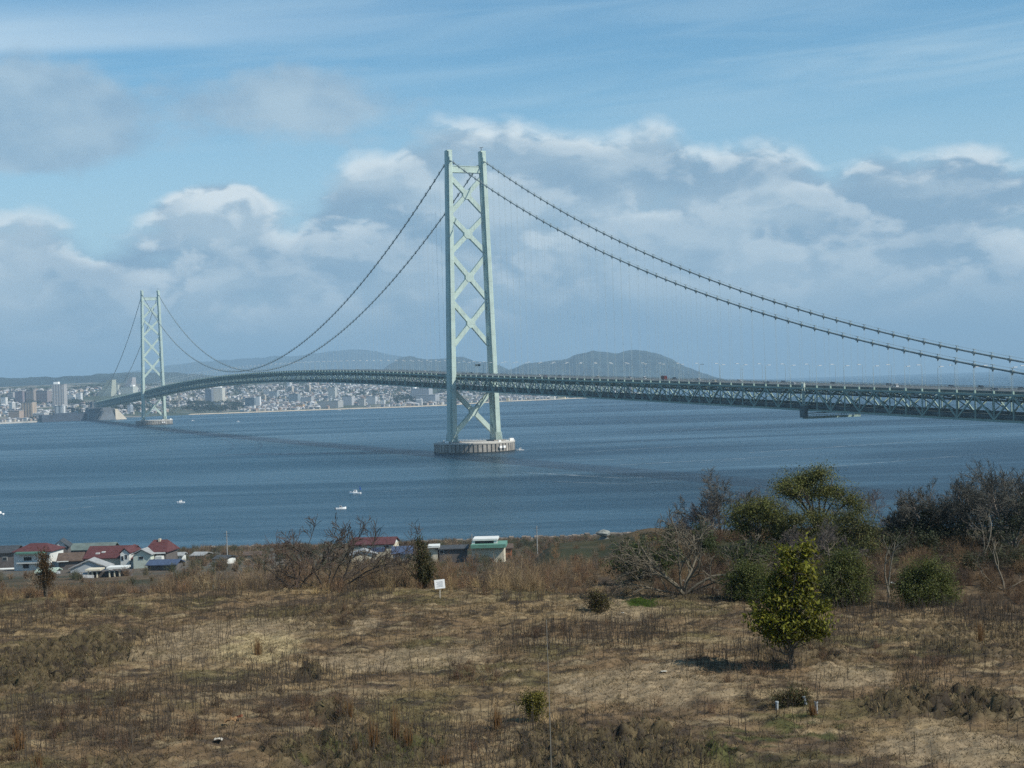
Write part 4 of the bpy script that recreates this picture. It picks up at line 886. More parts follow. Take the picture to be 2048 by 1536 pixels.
leaf_tree(1583, 0, 1368, 'low brown green bush behind the white pipes', 108, [((0, 0, .5), (.7, .5, .42)), ((.5, 0, .35), (.5, .4, .3)), ((-.6, 0, .3), (.5, .4, .3))], 2600, .06, (.085, .06, .028), .4, .35, 18, .1, ((.05, .06, .02), .4), 'small_bush', 'bush', foot=near_hit(1585, 1412))
# ------------------------------------------------------------------ grass, weeds and brush
rs = np.random.RandomState(5)
def tri_blades(name, P, h, w, lean, col, mats=m_grass):
    n = len(P); a = rs.uniform(0, 2 * np.pi, n); l = lean * h; t = rs.uniform(0, 2 * np.pi, n)
    side = np.stack([np.cos(t), np.sin(t), np.zeros(n)], 1) * (w / 2)[:, None]
    tipv = P + np.stack([np.cos(a) * l, np.sin(a) * l, h * np.sqrt(np.clip(1 - lean ** 2, .04, 1))], 1)
    V = np.stack([P - side, P + side, tipv], 1).reshape(-1, 3); i = np.arange(n) * 3
    return raw_mesh(name, V, np.stack([i, i + 1, i + 2], 1), mats, None, np.repeat(col, 3, 0))
def scatter(n, y0, y1, over=0.0):
    y = np.sqrt(rs.uniform(y0 ** 2, y1 ** 2, n)); x = rs.uniform(-.37, .37, n) * y
    k = y < edge_y(x, y) + over; return x[k], y[k]
def at_ground(x, y, dz=0): return np.stack([x, y, ground_z(x, y) + dz], 1)
PAL = np.array([[.34, .25, .13], [.24, .165, .08], [.14, .095, .055], [.20, .18, .075], [.42, .33, .19]])
x, y = scatter(520000, 44, 95, 1.5); b0 = field_col(x, y); k = rs.choice(5, len(x), p=[.3, .28, .2, .12, .10])
col = (b0 * .6 + PAL[k] * .4) * rs.uniform(.6, 1.35, len(x))[:, None]
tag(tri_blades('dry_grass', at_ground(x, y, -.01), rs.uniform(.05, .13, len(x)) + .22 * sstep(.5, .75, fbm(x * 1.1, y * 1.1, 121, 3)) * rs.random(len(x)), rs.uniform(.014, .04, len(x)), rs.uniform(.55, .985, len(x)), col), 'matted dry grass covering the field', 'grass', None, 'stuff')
x, y = scatter(260000, 44, 95, .5); k = rs.random(len(x)) < np.clip(roughness(x, y), 0, 1); x, y = x[k], y[k]
k = rs.choice(5, len(x), p=[.2, .25, .3, .2, .05]); col = PAL[k] * rs.uniform(.35, 1.35, len(x))[:, None]
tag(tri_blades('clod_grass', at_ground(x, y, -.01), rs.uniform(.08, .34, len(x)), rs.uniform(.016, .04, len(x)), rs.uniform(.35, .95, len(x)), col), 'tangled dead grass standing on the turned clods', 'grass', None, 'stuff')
def stems(name, x, y, h, r, col, lean=.12, twigs=0, label=None, cat=None, tw=.35, dz=0):
    n = len(x); P = at_ground(x, y, -.03 + dz); a = rs.uniform(0, 2 * np.pi, n); L = rs.normal(0, lean, n) * h
    Q = P + np.stack([np.cos(a) * L, np.sin(a) * L, h], 1); A = [P]; B = [Q]; RR = [r]; CC = [col]
    for k in range(twigs):
        f = rs.uniform(.35, .95, n)[:, None]; s = P + (Q - P) * f; b = rs.uniform(0, 2 * np.pi, n); l = h * rs.uniform(.4, 1.0, n) * tw
        A.append(s); B.append(s + np.stack([np.cos(b) * l * .6, np.sin(b) * l * .6, l * .8], 1)); RR.append(r * .6); CC.append(col * rs.uniform(.8, 1.25, n)[:, None])
    A = np.concatenate(A); B = np.concatenate(B); RR = np.concatenate(RR); CC = np.concatenate(CC); n = len(A)
    V = np.empty((n, 6, 3)); 
    for j in range(3):
        o = np.array([math.cos(j * 2.094 + .4), math.sin(j * 2.094 + .4), 0])[None] * RR[:, None]; V[:, j] = A + o; V[:, 3 + j] = B + o * .45
    i = np.arange(n)[:, None] * 6; Fq = np.concatenate([np.concatenate([i + j, i + (j + 1) % 3, i + 3 + (j + 1) % 3, i + 3 + j], 1) for j in range(3)])
    o = raw_mesh(name, V.reshape(-1, 3), Fq, m_bark, None, np.repeat(CC, 6, 0)); return tag(o, label, cat, None, 'stuff')
def pick(n, y0, y1, fn, over=0.0):
    x, y = scatter(n, y0, y1, over); k = rs.random(len(x)) < fn(x, y); return x[k], y[k]
bar = lambda x, y: np.maximum(np.max([zmask(x, y, z) for z in Z_BARE], 0) * .85, zmask(x, y, Z_STRAW))
wd = lambda x, y: (sstep(.46, .72, fbm(x * .22, y * .16, 301, 4)) * .85 + .07) * (1 - bar(x, y) * .8)
x, y = pick(46000, 44, 92, wd); c = np.array([[.052, .042, .032]]) * rs.uniform(.6, 1.6, (len(x), 1))
stems('weed_stalks', x, y, rs.uniform(.2, .75, len(x)) * (1 + .5 * (rs.random(len(x)) < .12)), rs.uniform(.008, .016, len(x)), c, .2, 2, 'thin dark dead weed stalks standing all over the field', 'weeds', .3)
ZB = [zone(480, 720, 1395, 1470), zone(870, 1020, 1315, 1375), zone(60, 300, 1390, 1460), zone(300, 480, 1400, 1500), zone(80, 210, 1190, 1240), zone(1430, 1560, 1350, 1400), zone(1740, 1900, 1290, 1350), zone(1600, 1720, 1290, 1320), zone(0, 120, 1440, 1530), zone(640, 730, 1205, 1260), zone(1020, 1200, 1250, 1290)]
def domes(name, cx, cy, rad, n, cols, label, cat, r=.007, tw=3, hk=1.0):
    m = len(cx); col0 = np.array(cols)[rs.choice(len(cols), m)] * rs.uniform(.7, 1.35, (m, 1)); k = np.repeat(np.arange(m), n); N = len(k)
    z0 = ground_z(cx, cy); th = np.abs(rs.normal(0, .55, N)); ph = rs.uniform(0, 2 * np.pi, N); L = rad[k] * rs.uniform(.45, 1.1, N) * hk
    off = np.stack([rs.normal(0, .16, N) * rad[k], rs.normal(0, .16, N) * rad[k], np.full(N, -.06)], 1)
    P = np.stack([cx[k], cy[k], z0[k]], 1) + off; D = np.stack([np.sin(th) * np.cos(ph), np.sin(th) * np.sin(ph), np.cos(th)], 1); Q = P + D * L[:, None]
    col = col0[k] * rs.uniform(.6, 1.4, N)[:, None]; A = [P]; B = [Q]; RR = [np.full(N, r)]; CC = [col]
    for q in range(tw):
        f = rs.uniform(.35, 1.0, N)[:, None]; s1 = P + (Q - P) * f; dv = D + rs.normal(size=(N, 3)) * .6; dv /= np.linalg.norm(dv, axis=1, keepdims=True)
        A.append(s1); B.append(s1 + dv * (L * rs.uniform(.2, .5, N))[:, None]); RR.append(np.full(N, r * .65)); CC.append(col * rs.uniform(.8, 1.3, (N, 1)))
    A = np.concatenate(A); B = np.concatenate(B); RR = np.concatenate(RR); CC = np.concatenate(CC); n2 = len(A); t = rs.uniform(0, 6.28, n2)
    dd = B - A; dd /= np.linalg.norm(dd, axis=1, keepdims=True) + 1e-9; a = np.stack([np.cos(t), np.sin(t), np.zeros(n2)], 1); a -= dd * (a * dd).sum(1, keepdims=True); a /= np.linalg.norm(a, axis=1, keepdims=True) + 1e-9; b = np.cross(dd, a)
    V = np.empty((n2, 6, 3))
    for q in range(3):
        o = (a * math.cos(q * 2.094) + b * math.sin(q * 2.094)) * RR[:, None]; V[:, q] = A + o; V[:, 3 + q] = B + o * .4
    i = np.arange(n2)[:, None] * 6; Fq = np.concatenate([np.concatenate([i + q, i + (q + 1) % 3, i + 3 + (q + 1) % 3, i + 3 + q], 1) for q in range(3)])
    return tag(raw_mesh(name, V.reshape(-1, 3), Fq, m_bark, None, np.repeat(CC, 6, 0)), label, cat, None, 'stuff')
br = lambda x, y: np.max([zmask(x, y, z) for z in ZB], 0) * .95 + .05 * sstep(.5, .62, fbm(x * .2, y * .2, 333, 3))
x, y = pick(2600, 44, 92, br)
domes('feathery_weeds', x, y, rs.uniform(.22, .6, len(x)), 34, [(.10, .062, .040), (.075, .055, .040), (.13, .085, .05)], 'brown feathery dead weeds in soft patches on the field', 'weeds', .006, 3)
def band(n, e0, e1, u0, u1, dens):
    yy = rs.uniform(60, 140, n); t = rs.uniform(-.37, .37, n); xx = t * yy; e = yy - edge_y(xx, yy); u = 1024 + F * t
    k = (e > e0) & (e < e1) & (u > u0) & (u < u1) & (rs.random(n) < dens(xx, yy)); return xx[k], yy[k], u[k]
RUST = [(.145, .095, .058), (.165, .115, .068), (.115, .088, .064), (.21, .16, .092), (.09, .072, .056), (.15, .092, .054)]
x, y, u = band(9500, -5, 17, -40, 1110, lambda x, y: (.12 + .95 * sstep(.38, .62, fbm(x * .28, y * .22, 411, 3))) * np.where(y - edge_y(x, y) > .8, .62, .30 * sstep(.48, .64, fbm(x * .35, y * .3, 417, 3)) * sstep(-5, 1, y - edge_y(x, y))))
domes('dry_brush', x, y, rs.uniform(.4, 1.5, len(x)) * np.where(y - edge_y(x, y) > .8, 1, .5) * np.interp(u, [-40, 290, 400, 700, 1110], [.7, .8, 1.35, 1.45, 1.45]), 44, RUST, 'reddish brown dry brush along the far edge of the field', 'brush', .0085, 4)
x, y, u = band(5200, .8, 42, 1060, 1300, lambda x, y: .2 + .8 * sstep(.4, .6, fbm(x * .25, y * .2, 413, 3)))
domes('hillside_brush', x, y, rs.uniform(.35, .85, len(x)), 40, RUST, 'low brown brush on the slope left of the sprawling bare tree', 'brush', .008, 3)
x, y, u = band(7600, 6, 36, 1290, 2100, lambda x, y: .2 + .8 * sstep(.4, .6, fbm(x * .25, y * .2, 415, 3)))
domes('brown_undergrowth', x, y, rs.uniform(.4, 1.05, len(x)), 40, [(.085, .055, .036), (.11, .075, .045), (.155, .105, .058), (.06, .045, .036)], 'brown dry undergrowth between the bushes and the right wood', 'brush', .008, 3)
x = rs.uniform(-140, 110, 2600); y = rs.uniform(230, 612, 2600); u = 1024 + F * x / y; k = (u > 325) | ((rs.random(2600) < .35) & (y < 360)); x, y = x[k], y[k]
domes('shore_scrub', x, y, rs.uniform(.9, 2.6, len(x)), 60, [(.12, .08, .05), (.085, .075, .045), (.15, .11, .07), (.06, .065, .035)], 'dull scrub covering the slope between the field and the shore', 'scrub', .035, 3)
x, y, u = band(1700, -3, 12, -40, 1300, lambda x, y: sstep(.5, .62, fbm(x * .25, y * .2, 431, 3)))
domes('straw_tufts', x, y, rs.uniform(.4, .9, len(x)), 40, [(.27, .195, .095), (.21, .15, .08)], 'pale straw tufts among the dry brush', 'brush', .008, 1)
# reddish broomsedge clumps
for i, (u, v0, v1, lab) in enumerate([(790, 1478, 1400, 'rust coloured upright grass clump at bottom centre'), (815, 1500, 1440, 'rust coloured grass clump right of the one at bottom centre'), (748, 1495, 1425, 'tall rust coloured grass clump beside the small dark clods'), (697, 1440, 1392, 'slim rust grass clump above the dark clods'), (711, 1512, 1478, 'short rust grass clump near the bottom edge at centre left'),
        (994, 1458, 1405, 'rust grass clump left of the small yellow green bush'), (516, 1310, 1268, 'single rust grass clump on the pale straw patch'), (38, 1500, 1450, 'rust grass clump at the bottom left corner'), (78, 1540, 1500, 'rust grass clump cut by the bottom edge at left'), (890, 1535, 1500, 'rust grass clump cut by the bottom edge at centre'), (1960, 1285, 1235, 'orange brown grass clump near the right edge'), (1625, 1430, 1395, 'rust grass clump between the white pipes')]):
    b = near_hit(u, v0); h = (v0 - v1) / F * b.y; n = 90; r2 = np.random.RandomState(500 + i); P = np.stack([r2.normal(0, .07, n), r2.normal(0, .07, n), np.zeros(n) - .03], 1)
    Q = P * np.array([1.5, 1.5, 0]) + np.stack([r2.normal(0, .05, n), r2.normal(0, .05, n), h * r2.uniform(.55, 1.1, n)], 1); t = r2.uniform(0, 6.28, n); sd3 = np.stack([np.cos(t), np.sin(t), 0 * t], 1) * .009
    o = raw_mesh('grass_clump', np.stack([P - sd3, P + sd3, Q], 1).reshape(-1, 3), np.arange(n * 3).reshape(-1, 3), m_grass, None, np.repeat(np.array([[.30, .165, .07]]) * r2.uniform(.5, 1.4, (n, 1)), 3, 0))
    o.location = b; tag(o, lab, 'grass clump', 'rust grass clumps on the field')
gx = rs.normal(Z_GREEN[0], Z_GREEN[2] * .5, 5000); gy = rs.normal(Z_GREEN[1], Z_GREEN[3] * .5, 5000)
tag(tri_blades('green_grass', at_ground(gx, gy), rs.uniform(.05, .14, 5000), np.full(5000, .02), rs.uniform(.2, .8, 5000), np.array([[.12, .19, .035]]) * rs.uniform(.6, 1.3, (5000, 1))), 'bright green patch of fresh grass near the sprawling bare tree', 'grass', None, 'stuff')
# ------------------------------------------------------------------ small things on the field
m_board = mat('sign_white', (.82, .82, .80), .5, .04, 1); m_pale = mat('pale_wood', (.45, .42, .36), .8, .15, 3); m_pipe = mat('pvc_pipe', (.30, .33, .35), .4, .06, 3)
b = near_hit(880, 1196); zt = at(882, 1159, b.y).z - b.z; zl = at(882, 1177, b.y).z - b.z
sg = empty('notice_board', b, .12); tag(sg, 'small white notice board on a thin post at the far edge of the field', 'sign')
MB().beam((0, 0, -.2), (.02, 0, zl + .05), .05, .05).build('post', m_pale, sg)
bd = MB().box((.06, -.05, (zt + zl) / 2), (.58, .025, zt - zl)).build('board', m_board, sg); bd.rotation_euler = (0, -.07, 0)
mb = MB(); m_ink = mat('faded_print', (.42, .44, .47), .7, .1, 5)
for i in range(5): mb.box((.06 + (.03 if i % 2 else 0), -.066, zl + (zt - zl) * (.24 + .13 * i)), (.36 - .06 * (i % 2), .004, .028))
mb.build('print', m_ink, bd)
for u, vb, vt, lean, lab in [(1554, 1420, 1403, .02, 'upright white pipe end left of the low brown bush'), (1614, 1412, 1393, -.28, 'leaning white pipe end behind the other two'), (1633, 1423, 1404, .0, 'upright white pipe end right of the low brown bush')]:
    b = near_hit(u, vb); h = (vb - vt) / F * b.y; o = MB().tube([(0, 0, -.15), (lean * h, 0, h)], .05, 12).lathe([(.062, h - .06), (.062, h)], 12, 0, lean * h).build('pipe_stub', m_pipe); o.location = b; tag(o, lab, 'pipe', 'white pipe stubs')
b = Vector((.78, 43.5, float(ground_z(.78, 43.5)))); zt = at(1079, 1240, 43.5).z
o = MB().tube([(0, 0, -.3), (.01, 0, (zt - b.z) * .5), (0, 0, zt - b.z)], [.011, .009, .007], 6).build('pole', mat('pale_pole', (.22, .21, .18), .5, .1, 2)); o.location = b; tag(o, 'very thin pale pole standing at the bottom of the field', 'pole')
def rag(u, v, wpx, col, lab, seed, cat='scrap', name='cloth_scrap', k=.5):
    b = near_hit(u, v); w = wpx / F * b.y; r2 = np.random.RandomState(seed); n = 9; gx, gy = np.meshgrid(np.linspace(-.5, .5, n), np.linspace(-.5, .5, n))
    V = np.stack([gx * w + r2.normal(0, .03 * w, gx.shape), gy * w * .8, .05 + w * k * fbm(gx * 3 + seed, gy * 3, seed, 3) * (1 - (gx ** 2 + gy ** 2))], -1).reshape(-1, 3)
    i = (np.arange(n - 1)[:, None] * n + np.arange(n - 1)[None]).ravel(); o = raw_mesh(name, V, np.stack([i, i + 1, i + n + 1, i + n], 1), mat(name + str(seed), col, .8, .3, 4), None, None, True)
    o.location = b; tag(o, lab, cat)
rag(462, 1452, 24, (.22, .13, .06), 'tan and rust coloured scrap lying on the field at lower left', 1, k=1.0); rag(480, 1440, 12, (.13, .045, .02), 'small rust red scrap beside the tan one at lower left', 2, k=1.1)
rag(438, 1484, 18, (.40, .37, .31), 'whitish scrap lying below the tan one at lower left', 3, k=.5)
rag(1366, 1166, 6, (.45, .48, .48), 'pale plastic bag caught under the sprawling bare tree', 4, 'bag', 'plastic_bag', 1.2); rag(1784, 1172, 8, (.40, .43, .42), 'pale plastic bag behind the forked bare tree', 5, 'bag', 'plastic_bag', 1.4)
rag(1246, 1229, 6, (.8, .78, .72), 'tiny white scrap below the bright green grass patch', 6)
rag(1328, 1346, 12, (.42, .40, .34), 'flat white strip at the tip of the young tree shadow', 7, k=.15)
# ------------------------------------------------------------------ houses by the near shore
m_red = mat('red_roof', (.078, .028, .028), .7, .2, 1.2); m_droof = mat('slate_roof', (.045, .05, .055), .7, .25, 1); m_broof = mat('brown_roof', (.085, .06, .045), .8, .25, 1); m_groof = mat('grey_roof', (.25, .26, .26), .7, .2, 1)
m_wallw = mat('house_white', (.55, .57, .55), .85, .08, .4); m_wallg = mat('house_pale_green', (.45, .50, .44), .85, .08, .4); m_wallc = mat('house_cream', (.50, .46, .36), .85, .1, .4); m_walld = mat('house_dark', (.10, .09, .085), .85, .2, .5); m_metal = mat('grey_metal_wall', (.34, .37, .39), .6, .12, .6)
m_green = mat('green_awning', (.10, .22, .17), .6, .1, 1); m_tarp = mat('blue_tarp', (.05, .07, .12), .5, .2, .8); m_orange = mat('orange_wall', (.42, .14, .06), .7, .1, .8)
class House:
    def __init__(s, u0, u1, vb, lab, name='house', rz=0.0, cat='house', dist=None):
        s.p = near_hit((u0 + u1) / 2, vb, 200) if dist is None else at((u0 + u1) / 2, vb, dist); s.k = s.p.y / F; s.u = (u0 + u1) / 2; s.vb = vb
        s.o = empty(name, s.p, rz); tag(s.o, lab, cat)
    def X(s, u): return (u - s.u) * s.k
    def Z(s, v): return (s.vb - v) * s.k + (0)
    def wall(s, u0, u1, vt, y0, d, m, vb=None, name='wall'):
        z0 = -3 if vb is None else s.Z(vb); z1 = s.Z(vt)
        MB().box(((s.X(u0) + s.X(u1)) / 2, y0 + d / 2, (z0 + z1) / 2), (s.X(u1) - s.X(u0), d, z1 - z0)).build(name, m, s.o)
    def gable(s, u0, u1, ve, vr, y0, d, m, along='x', hip=0.0, e=.5, mw=None):
        a, b2, z0, z1 = s.X(u0), s.X(u1), s.Z(ve), s.Z(vr); mb = MB(); t = .22
        if along == 'x':
            h = hip * (b2 - a); q = [(a - e, y0 - e, z0), (b2 + e, y0 - e, z0), (b2 + e, y0 + d + e, z0), (a - e, y0 + d + e, z0), (a - e + h, y0 + d / 2, z1), (b2 + e - h, y0 + d / 2, z1)]
        else: q = [(a - e, y0 + d + e, z0), (a - e, y0 - e, z0), (b2 + e, y0 - e, z0), (b2 + e, y0 + d + e, z0), ((a + b2) / 2, y0 + d + e, z1), ((a + b2) / 2, y0 - e, z1)]
        if along == 'x': fs = [(0, 1, 5, 4), (2, 3, 4, 5)] + ([(1, 2, 5), (3, 0, 4)] if hip else [])
        else: fs = [(0, 1, 5, 4), (2, 3, 4, 5)]
        n = len(q); mb.v = [tuple(p) for p in q] + [(p[0], p[1], p[2] + t) for p in q]
        for f in fs:
            mb.f.append(f[::-1]); mb.f.append(tuple(i + n for i in f)); mb.mi += [0, 0]
            for i in range(len(f)): mb.f.append((f[i], f[(i + 1) % len(f)], f[(i + 1) % len(f)] + n, f[i] + n)); mb.mi.append(0)
        mb.build('roof', m, s.o)
        if mw and not hip:
            g = MB(); zz = z1 - (z1 - z0) * e / (abs(d) / 2 + e if along == 'x' else (b2 - a) / 2 + e) * 0
            if along == 'x':
                for x in (a + .02, b2 - .02 - .15): g.hexa([(x, y0 + .02, z0), (x + .15, y0 + .02, z0), (x + .15, y0 + d - .02, z0), (x, y0 + d - .02, z0)][:4], [(x, y0 + d / 2 - .05, z1 - .25), (x + .15, y0 + d / 2 - .05, z1 - .25), (x + .15, y0 + d / 2 + .05, z1 - .25), (x, y0 + d / 2 + .05, z1 - .25)])
            else: g.hexa([(a + .02, y0, z0), (b2 - .02, y0, z0), (b2 - .02, y0 + .15, z0), (a + .02, y0 + .15, z0)], [((a + b2) / 2 - .05, y0, z1 - .25), ((a + b2) / 2 + .05, y0, z1 - .25), ((a + b2) / 2 + .05, y0 + .15, z1 - .25), ((a + b2) / 2 - .05, y0 + .15, z1 - .25)])
            g.build('gable_wall', mw, s.o)
    def win(s, u0, u1, v0, v1, y0):
        w, h = s.X(u1) - s.X(u0), (v1 - v0) * s.k; c = ((s.X(u0) + s.X(u1)) / 2, y0, s.Z((v0 + v1) / 2))
        f = MB().box((c[0], y0 - .04, c[2]), (w + .16, .10, h + .16)).build('window', m_wallw, s.o); MB().box((c[0], y0 - .08, c[2]), (w, .08, h)).build('pane', m_glass, f)
    def slab(s, u0, u1, v0, v1, y0, d, m, name): MB().box(((s.X(u0) + s.X(u1)) / 2, y0 + d / 2, s.Z((v0 + v1) / 2)), (s.X(u1) - s.X(u0), d, (v1 - v0) * s.k)).build(name, m, s.o)
h = House(27, 105, 1139, 'white two storey house with a dark red hip roof and a green edged porch roof', rz=-.1)
h.wall(27, 103, 1104, 0, 9, m_wallw); h.gable(28, 103, 1104, 1091, 0, 9, m_red, hip=.33); h.slab(36, 94, 1103, 1106.5, -1.8, 1.7, m_green, 'porch_roof'); h.slab(36, 94, 1106.5, 1107.6, -1.7, 1.5, m_wallc, 'porch_edge'); h.win(48, 64, 1114, 1121, 0); h.win(92, 101, 1110, 1117, 0); h.slab(36, 104, 1124, 1126, -1.2, 1.2, m_wallw, 'balcony'); h.win(46, 58, 1128, 1136, 0)
h = House(104, 136, 1137, 'house with a dark pitched roof and white gable edge just right of the white house', rz=.2); h.wall(105, 133, 1099, 5, 9, m_walld); h.gable(105, 133, 1099, 1086, 5, 9, m_droof, 'y', mw=m_wallw); h.win(112, 118, 1103, 1108, 5)
h = House(-14, 26, 1139, 'dark house with a blue grey roof cut by the left edge of the picture'); h.wall(-14, 25, 1108, 2, 9, m_walld); h.gable(-14, 25, 1108, 1097, 2, 9, m_droof); h.win(2, 10, 1116, 1122, 2); h.slab(-14, 30, 1136, 1139, -3, 3, m_wallw, 'white_shed_roof')
h = House(117, 168, 1138, 'low dark brown roofed house between the white house and the long red roof', rz=.15); h.wall(120, 165, 1121, -2, 8, m_walld); h.gable(120, 165, 1121, 1108, -2, 8, m_broof, 'x', mw=m_wallc); h.slab(118, 140, 1119.5, 1121, -2.8, .5, m_wallw, 'eave_trim')
h = House(165, 268, 1138, 'large house with a long dark red roof and a white front gable with two windows', rz=-.06); h.wall(170, 262, 1117, 0, 11, m_wallc); h.gable(170, 262, 1117, 1097, 0, 11, m_red, mw=m_wallw); h.wall(248, 266, 1106, -2.5, 9, m_wallw); h.gable(248, 266, 1106, 1096, -2.5, 9, m_red, 'y', e=.3, mw=m_wallw)
h.win(250.5, 254.5, 1111, 1119, -2.5); h.win(258, 262, 1108.5, 1116, -2.5); h.slab(188, 196, 1106.5, 1109, 1.4, .8, m_wallw, 'skylight'); h.slab(199, 206, 1104.5, 1107, 1.9, .8, m_wallw, 'skylight'); h.wall(264, 282, 1119, -1, 8, m_wallw, name='annex_wall'); h.gable(264, 282, 1119, 1112, -1, 8, m_red)
h = House(150, 236, 1140, 'grey metal gable shed in front of the long red roof', 'shed', .05, 'shed'); h.wall(156, 228, 1130, -8, 6, m_metal); h.gable(156, 228, 1130, 1114, -8, 6, m_groof, 'y', mw=m_metal)
h = House(264, 330, 1136, 'red hip roofed house with a pale green gable front, rightmost of the cluster', rz=-.12); h.wall(282, 326, 1108, 3, 9, m_walld); h.gable(282, 326, 1108, 1087, 3, 9, m_red, hip=.25); h.wall(266, 302, 1110, 0, 6, m_wallg); h.gable(266, 302, 1110, 1099, 0, 6, m_groof, 'y', mw=m_wallg); h.win(278, 287, 1113, 1118, 0); h.slab(301, 305, 1083, 1089, 6.5, 1, m_wallc, 'chimney'); h.slab(304, 326, 1107, 1110, 2.4, .5, m_wallw, 'eave_trim'); h.win(316, 322, 1104, 1107.5, 2.9) if False else None; h.wall(308, 322, 1114, 1, 2.5, m_wallw, name='porch_wall')
h = House(178, 264, 1152, 'low white porch building with cream posts in front of the grey shed', 'porch', 0, 'porch'); h.slab(180, 210, 1134, 1137, -4, 4, m_wallc, 'roof'); h.slab(222, 262, 1131, 1134.5, -4, 4, m_wallw, 'roof'); [h.wall(u, u + 2.2, 1137, -3.6, .5, m_wallc, name='post') for u in (184, 192, 201, 226, 236, 246, 256)]; h.wall(182, 260, 1142, -.6, 3, m_walld)
h = House(92, 134, 1146, 'long low shed with a pale green roof below the white house', 'shed', 0, 'shed'); h.wall(95, 130, 1137, -9, 5, m_metal); h.gable(95, 130, 1137, 1131, -9, 5, mat('pale_green_roof', (.36, .45, .38), .6, .15, .6))
h = House(160, 186, 1152, 'small shed with a grey pitched roof at the front of the cluster', 'shed', .3, 'shed'); h.wall(163, 181, 1146, -12, 5, m_metal); h.gable(163, 181, 1146, 1138, -12, 5, m_groof)
h = House(296, 362, 1140, 'low shed under a blue roof right of the red roofed houses', 'shed', -.1, 'shed'); h.wall(300, 357, 1129, -2, 6, m_walld); h.gable(300, 357, 1129, 1121, -2, 6, m_tarp)
h = House(334, 354, 1132, 'small white hut beyond the blue roofed shed', 'shed', 0, 'shed'); h.wall(336, 352, 1119, 8, 5, m_wallw); h.gable(336, 352, 1119, 1114, 8, 5, m_groof)
h = House(140, 228, 1128, 'long low building with a grey green roof behind the long red roof', 'shed', 0, 'shed', 500); h.wall(142, 226, 1100, 0, 8, m_walld); h.gable(142, 226, 1100, 1089, 0, 8, mat('grey_green_roof', (.10, .13, .12), .8, .2, .5))
h = House(700, 790, 1122, 'cream house with a long flat dark red roof behind the dark bare tree', rz=-.08); h.wall(702, 788, 1091, 0, 9, m_wallc); h.gable(702, 788, 1090, 1079, 0, 9, m_red, mw=m_wallw, e=.4); h.win(769, 779, 1091, 1096, 0); h.win(735, 745, 1096, 1101, 0)
h = House(700, 762, 1124, 'low white gabled shed with a corner of blue roof below the cream house', 'shed', .1, 'shed'); h.wall(704, 752, 1106, -5, 5, m_wallc); h.gable(704, 752, 1106, 1097, -5, 5, m_groof, 'y', mw=m_wallw); h.slab(744, 770, 1096, 1104, -2, 2, m_tarp, 'blue_roof')
h = House(780, 828, 1124, 'blue roofed shed left of the narrow dark conifer', 'shed', 0, 'shed'); h.wall(786, 822, 1109, 0, 6, m_metal); h.gable(786, 822, 1109, 1096, 0, 6, m_tarp)
h = House(855, 938, 1124, 'dark low boat shed with a bright white roof end right of the conifer', 'shed', 0, 'shed'); h.wall(876, 934, 1099, 0, 6, m_walld); h.gable(876, 934, 1099, 1094, 0, 6, m_droof); h.slab(857, 880, 1090, 1094, -1, 5, m_wallw, 'white_roof'); h.wall(858, 879, 1094, 0, 4, m_wallc, name='end_wall'); h.win(880, 888, 1101, 1107, 0)
h = House(942, 1014, 1124, 'white flat topped building over a green eave by the water', rz=-.05); h.wall(945, 1008, 1094, 0, 8, m_wallc); h.slab(943, 1013, 1088, 1095, -1.5, 9, m_green, 'green_eave'); h.slab(946, 996, 1078.5, 1082, 1, 7, m_wallw, 'flat_roof'); h.wall(948, 994, 1082, 2, 5, m_walld, 1088, 'upper_storey'); h.slab(988, 995, 1082, 1088, 1.2, 1, m_wallw, 'pier'); h.slab(944, 950, 1082, 1088, 1.2, 1, m_wallw, 'pier')
h = House(1006, 1028, 1120, 'small orange walled hut right of the green eaved building', 'hut', 0, 'hut'); h.wall(1008, 1024, 1099, 2, 5, m_orange); h.gable(1008, 1024, 1099, 1092, 2, 5, m_broof)
rng = random.Random(31); rfs = [m_groof, m_droof, m_broof, m_red, m_groof]; nm = ['grey', 'slate', 'brown', 'red', 'light grey']
for i, (u, v) in enumerate([(395, 1121), (440, 1128), (505, 1120)]):
    w = rng.uniform(24, 38); k = i % 5; h = House(u - w / 2, u + w / 2, v, f'low {nm[k]} roofed shore hut ' + ['just right of the blue roofed shed', 'below the first utility pole', 'on the shore left of the thin bare shrub', 'behind the thin bare shrub', 'behind the left twigs of the dark bare tree', 'behind the dark bare tree trunk', 'right of the orange hut', 'beside the second utility pole', 'left of the pale rock stack'][i], 'hut', rng.uniform(-.3, .3), 'hut')
    h.wall(u - w / 2, u + w / 2, v - 9, 0, 6, rng.choice([m_wallw, m_wallc, m_metal, m_walld])); h.gable(u - w / 2, u + w / 2, v - 9, v - 14, 0, 6, rfs[k])
m_pole = mat('pole_concrete', (.28, .28, .27), .8, .1, 1)
for u, vt, vb, lab in [(455, 1062, 1125, 'utility pole on the shore left of the dark bare tree'), (1075, 1052, 1108, 'utility pole on the shore right of the orange hut'), (945, 1068, 1120, 'utility pole at the corner of the green eaved building'), (330, 1082, 1130, 'thin utility pole at the right end of the house cluster')]:
    p = near_hit(u, vb, 200); H = (vb - vt) / F * p.y; t = empty('utility_pole', p); MB().tube([(0, 0, -1), (0, 0, H)], [.17, .11], 8).build('pole', m_pole, t); MB().beam((-.9, 0, H - .7), (.9, 0, H - .7), .1, .1).build('crossarm', m_dark, t); MB().beam((-.7, 0, H - 1.5), (.7, 0, H - 1.5), .1, .1).build('crossarm', m_dark, t); tag(t, lab, 'utility pole')
mb = MB(); rng = random.Random(8)
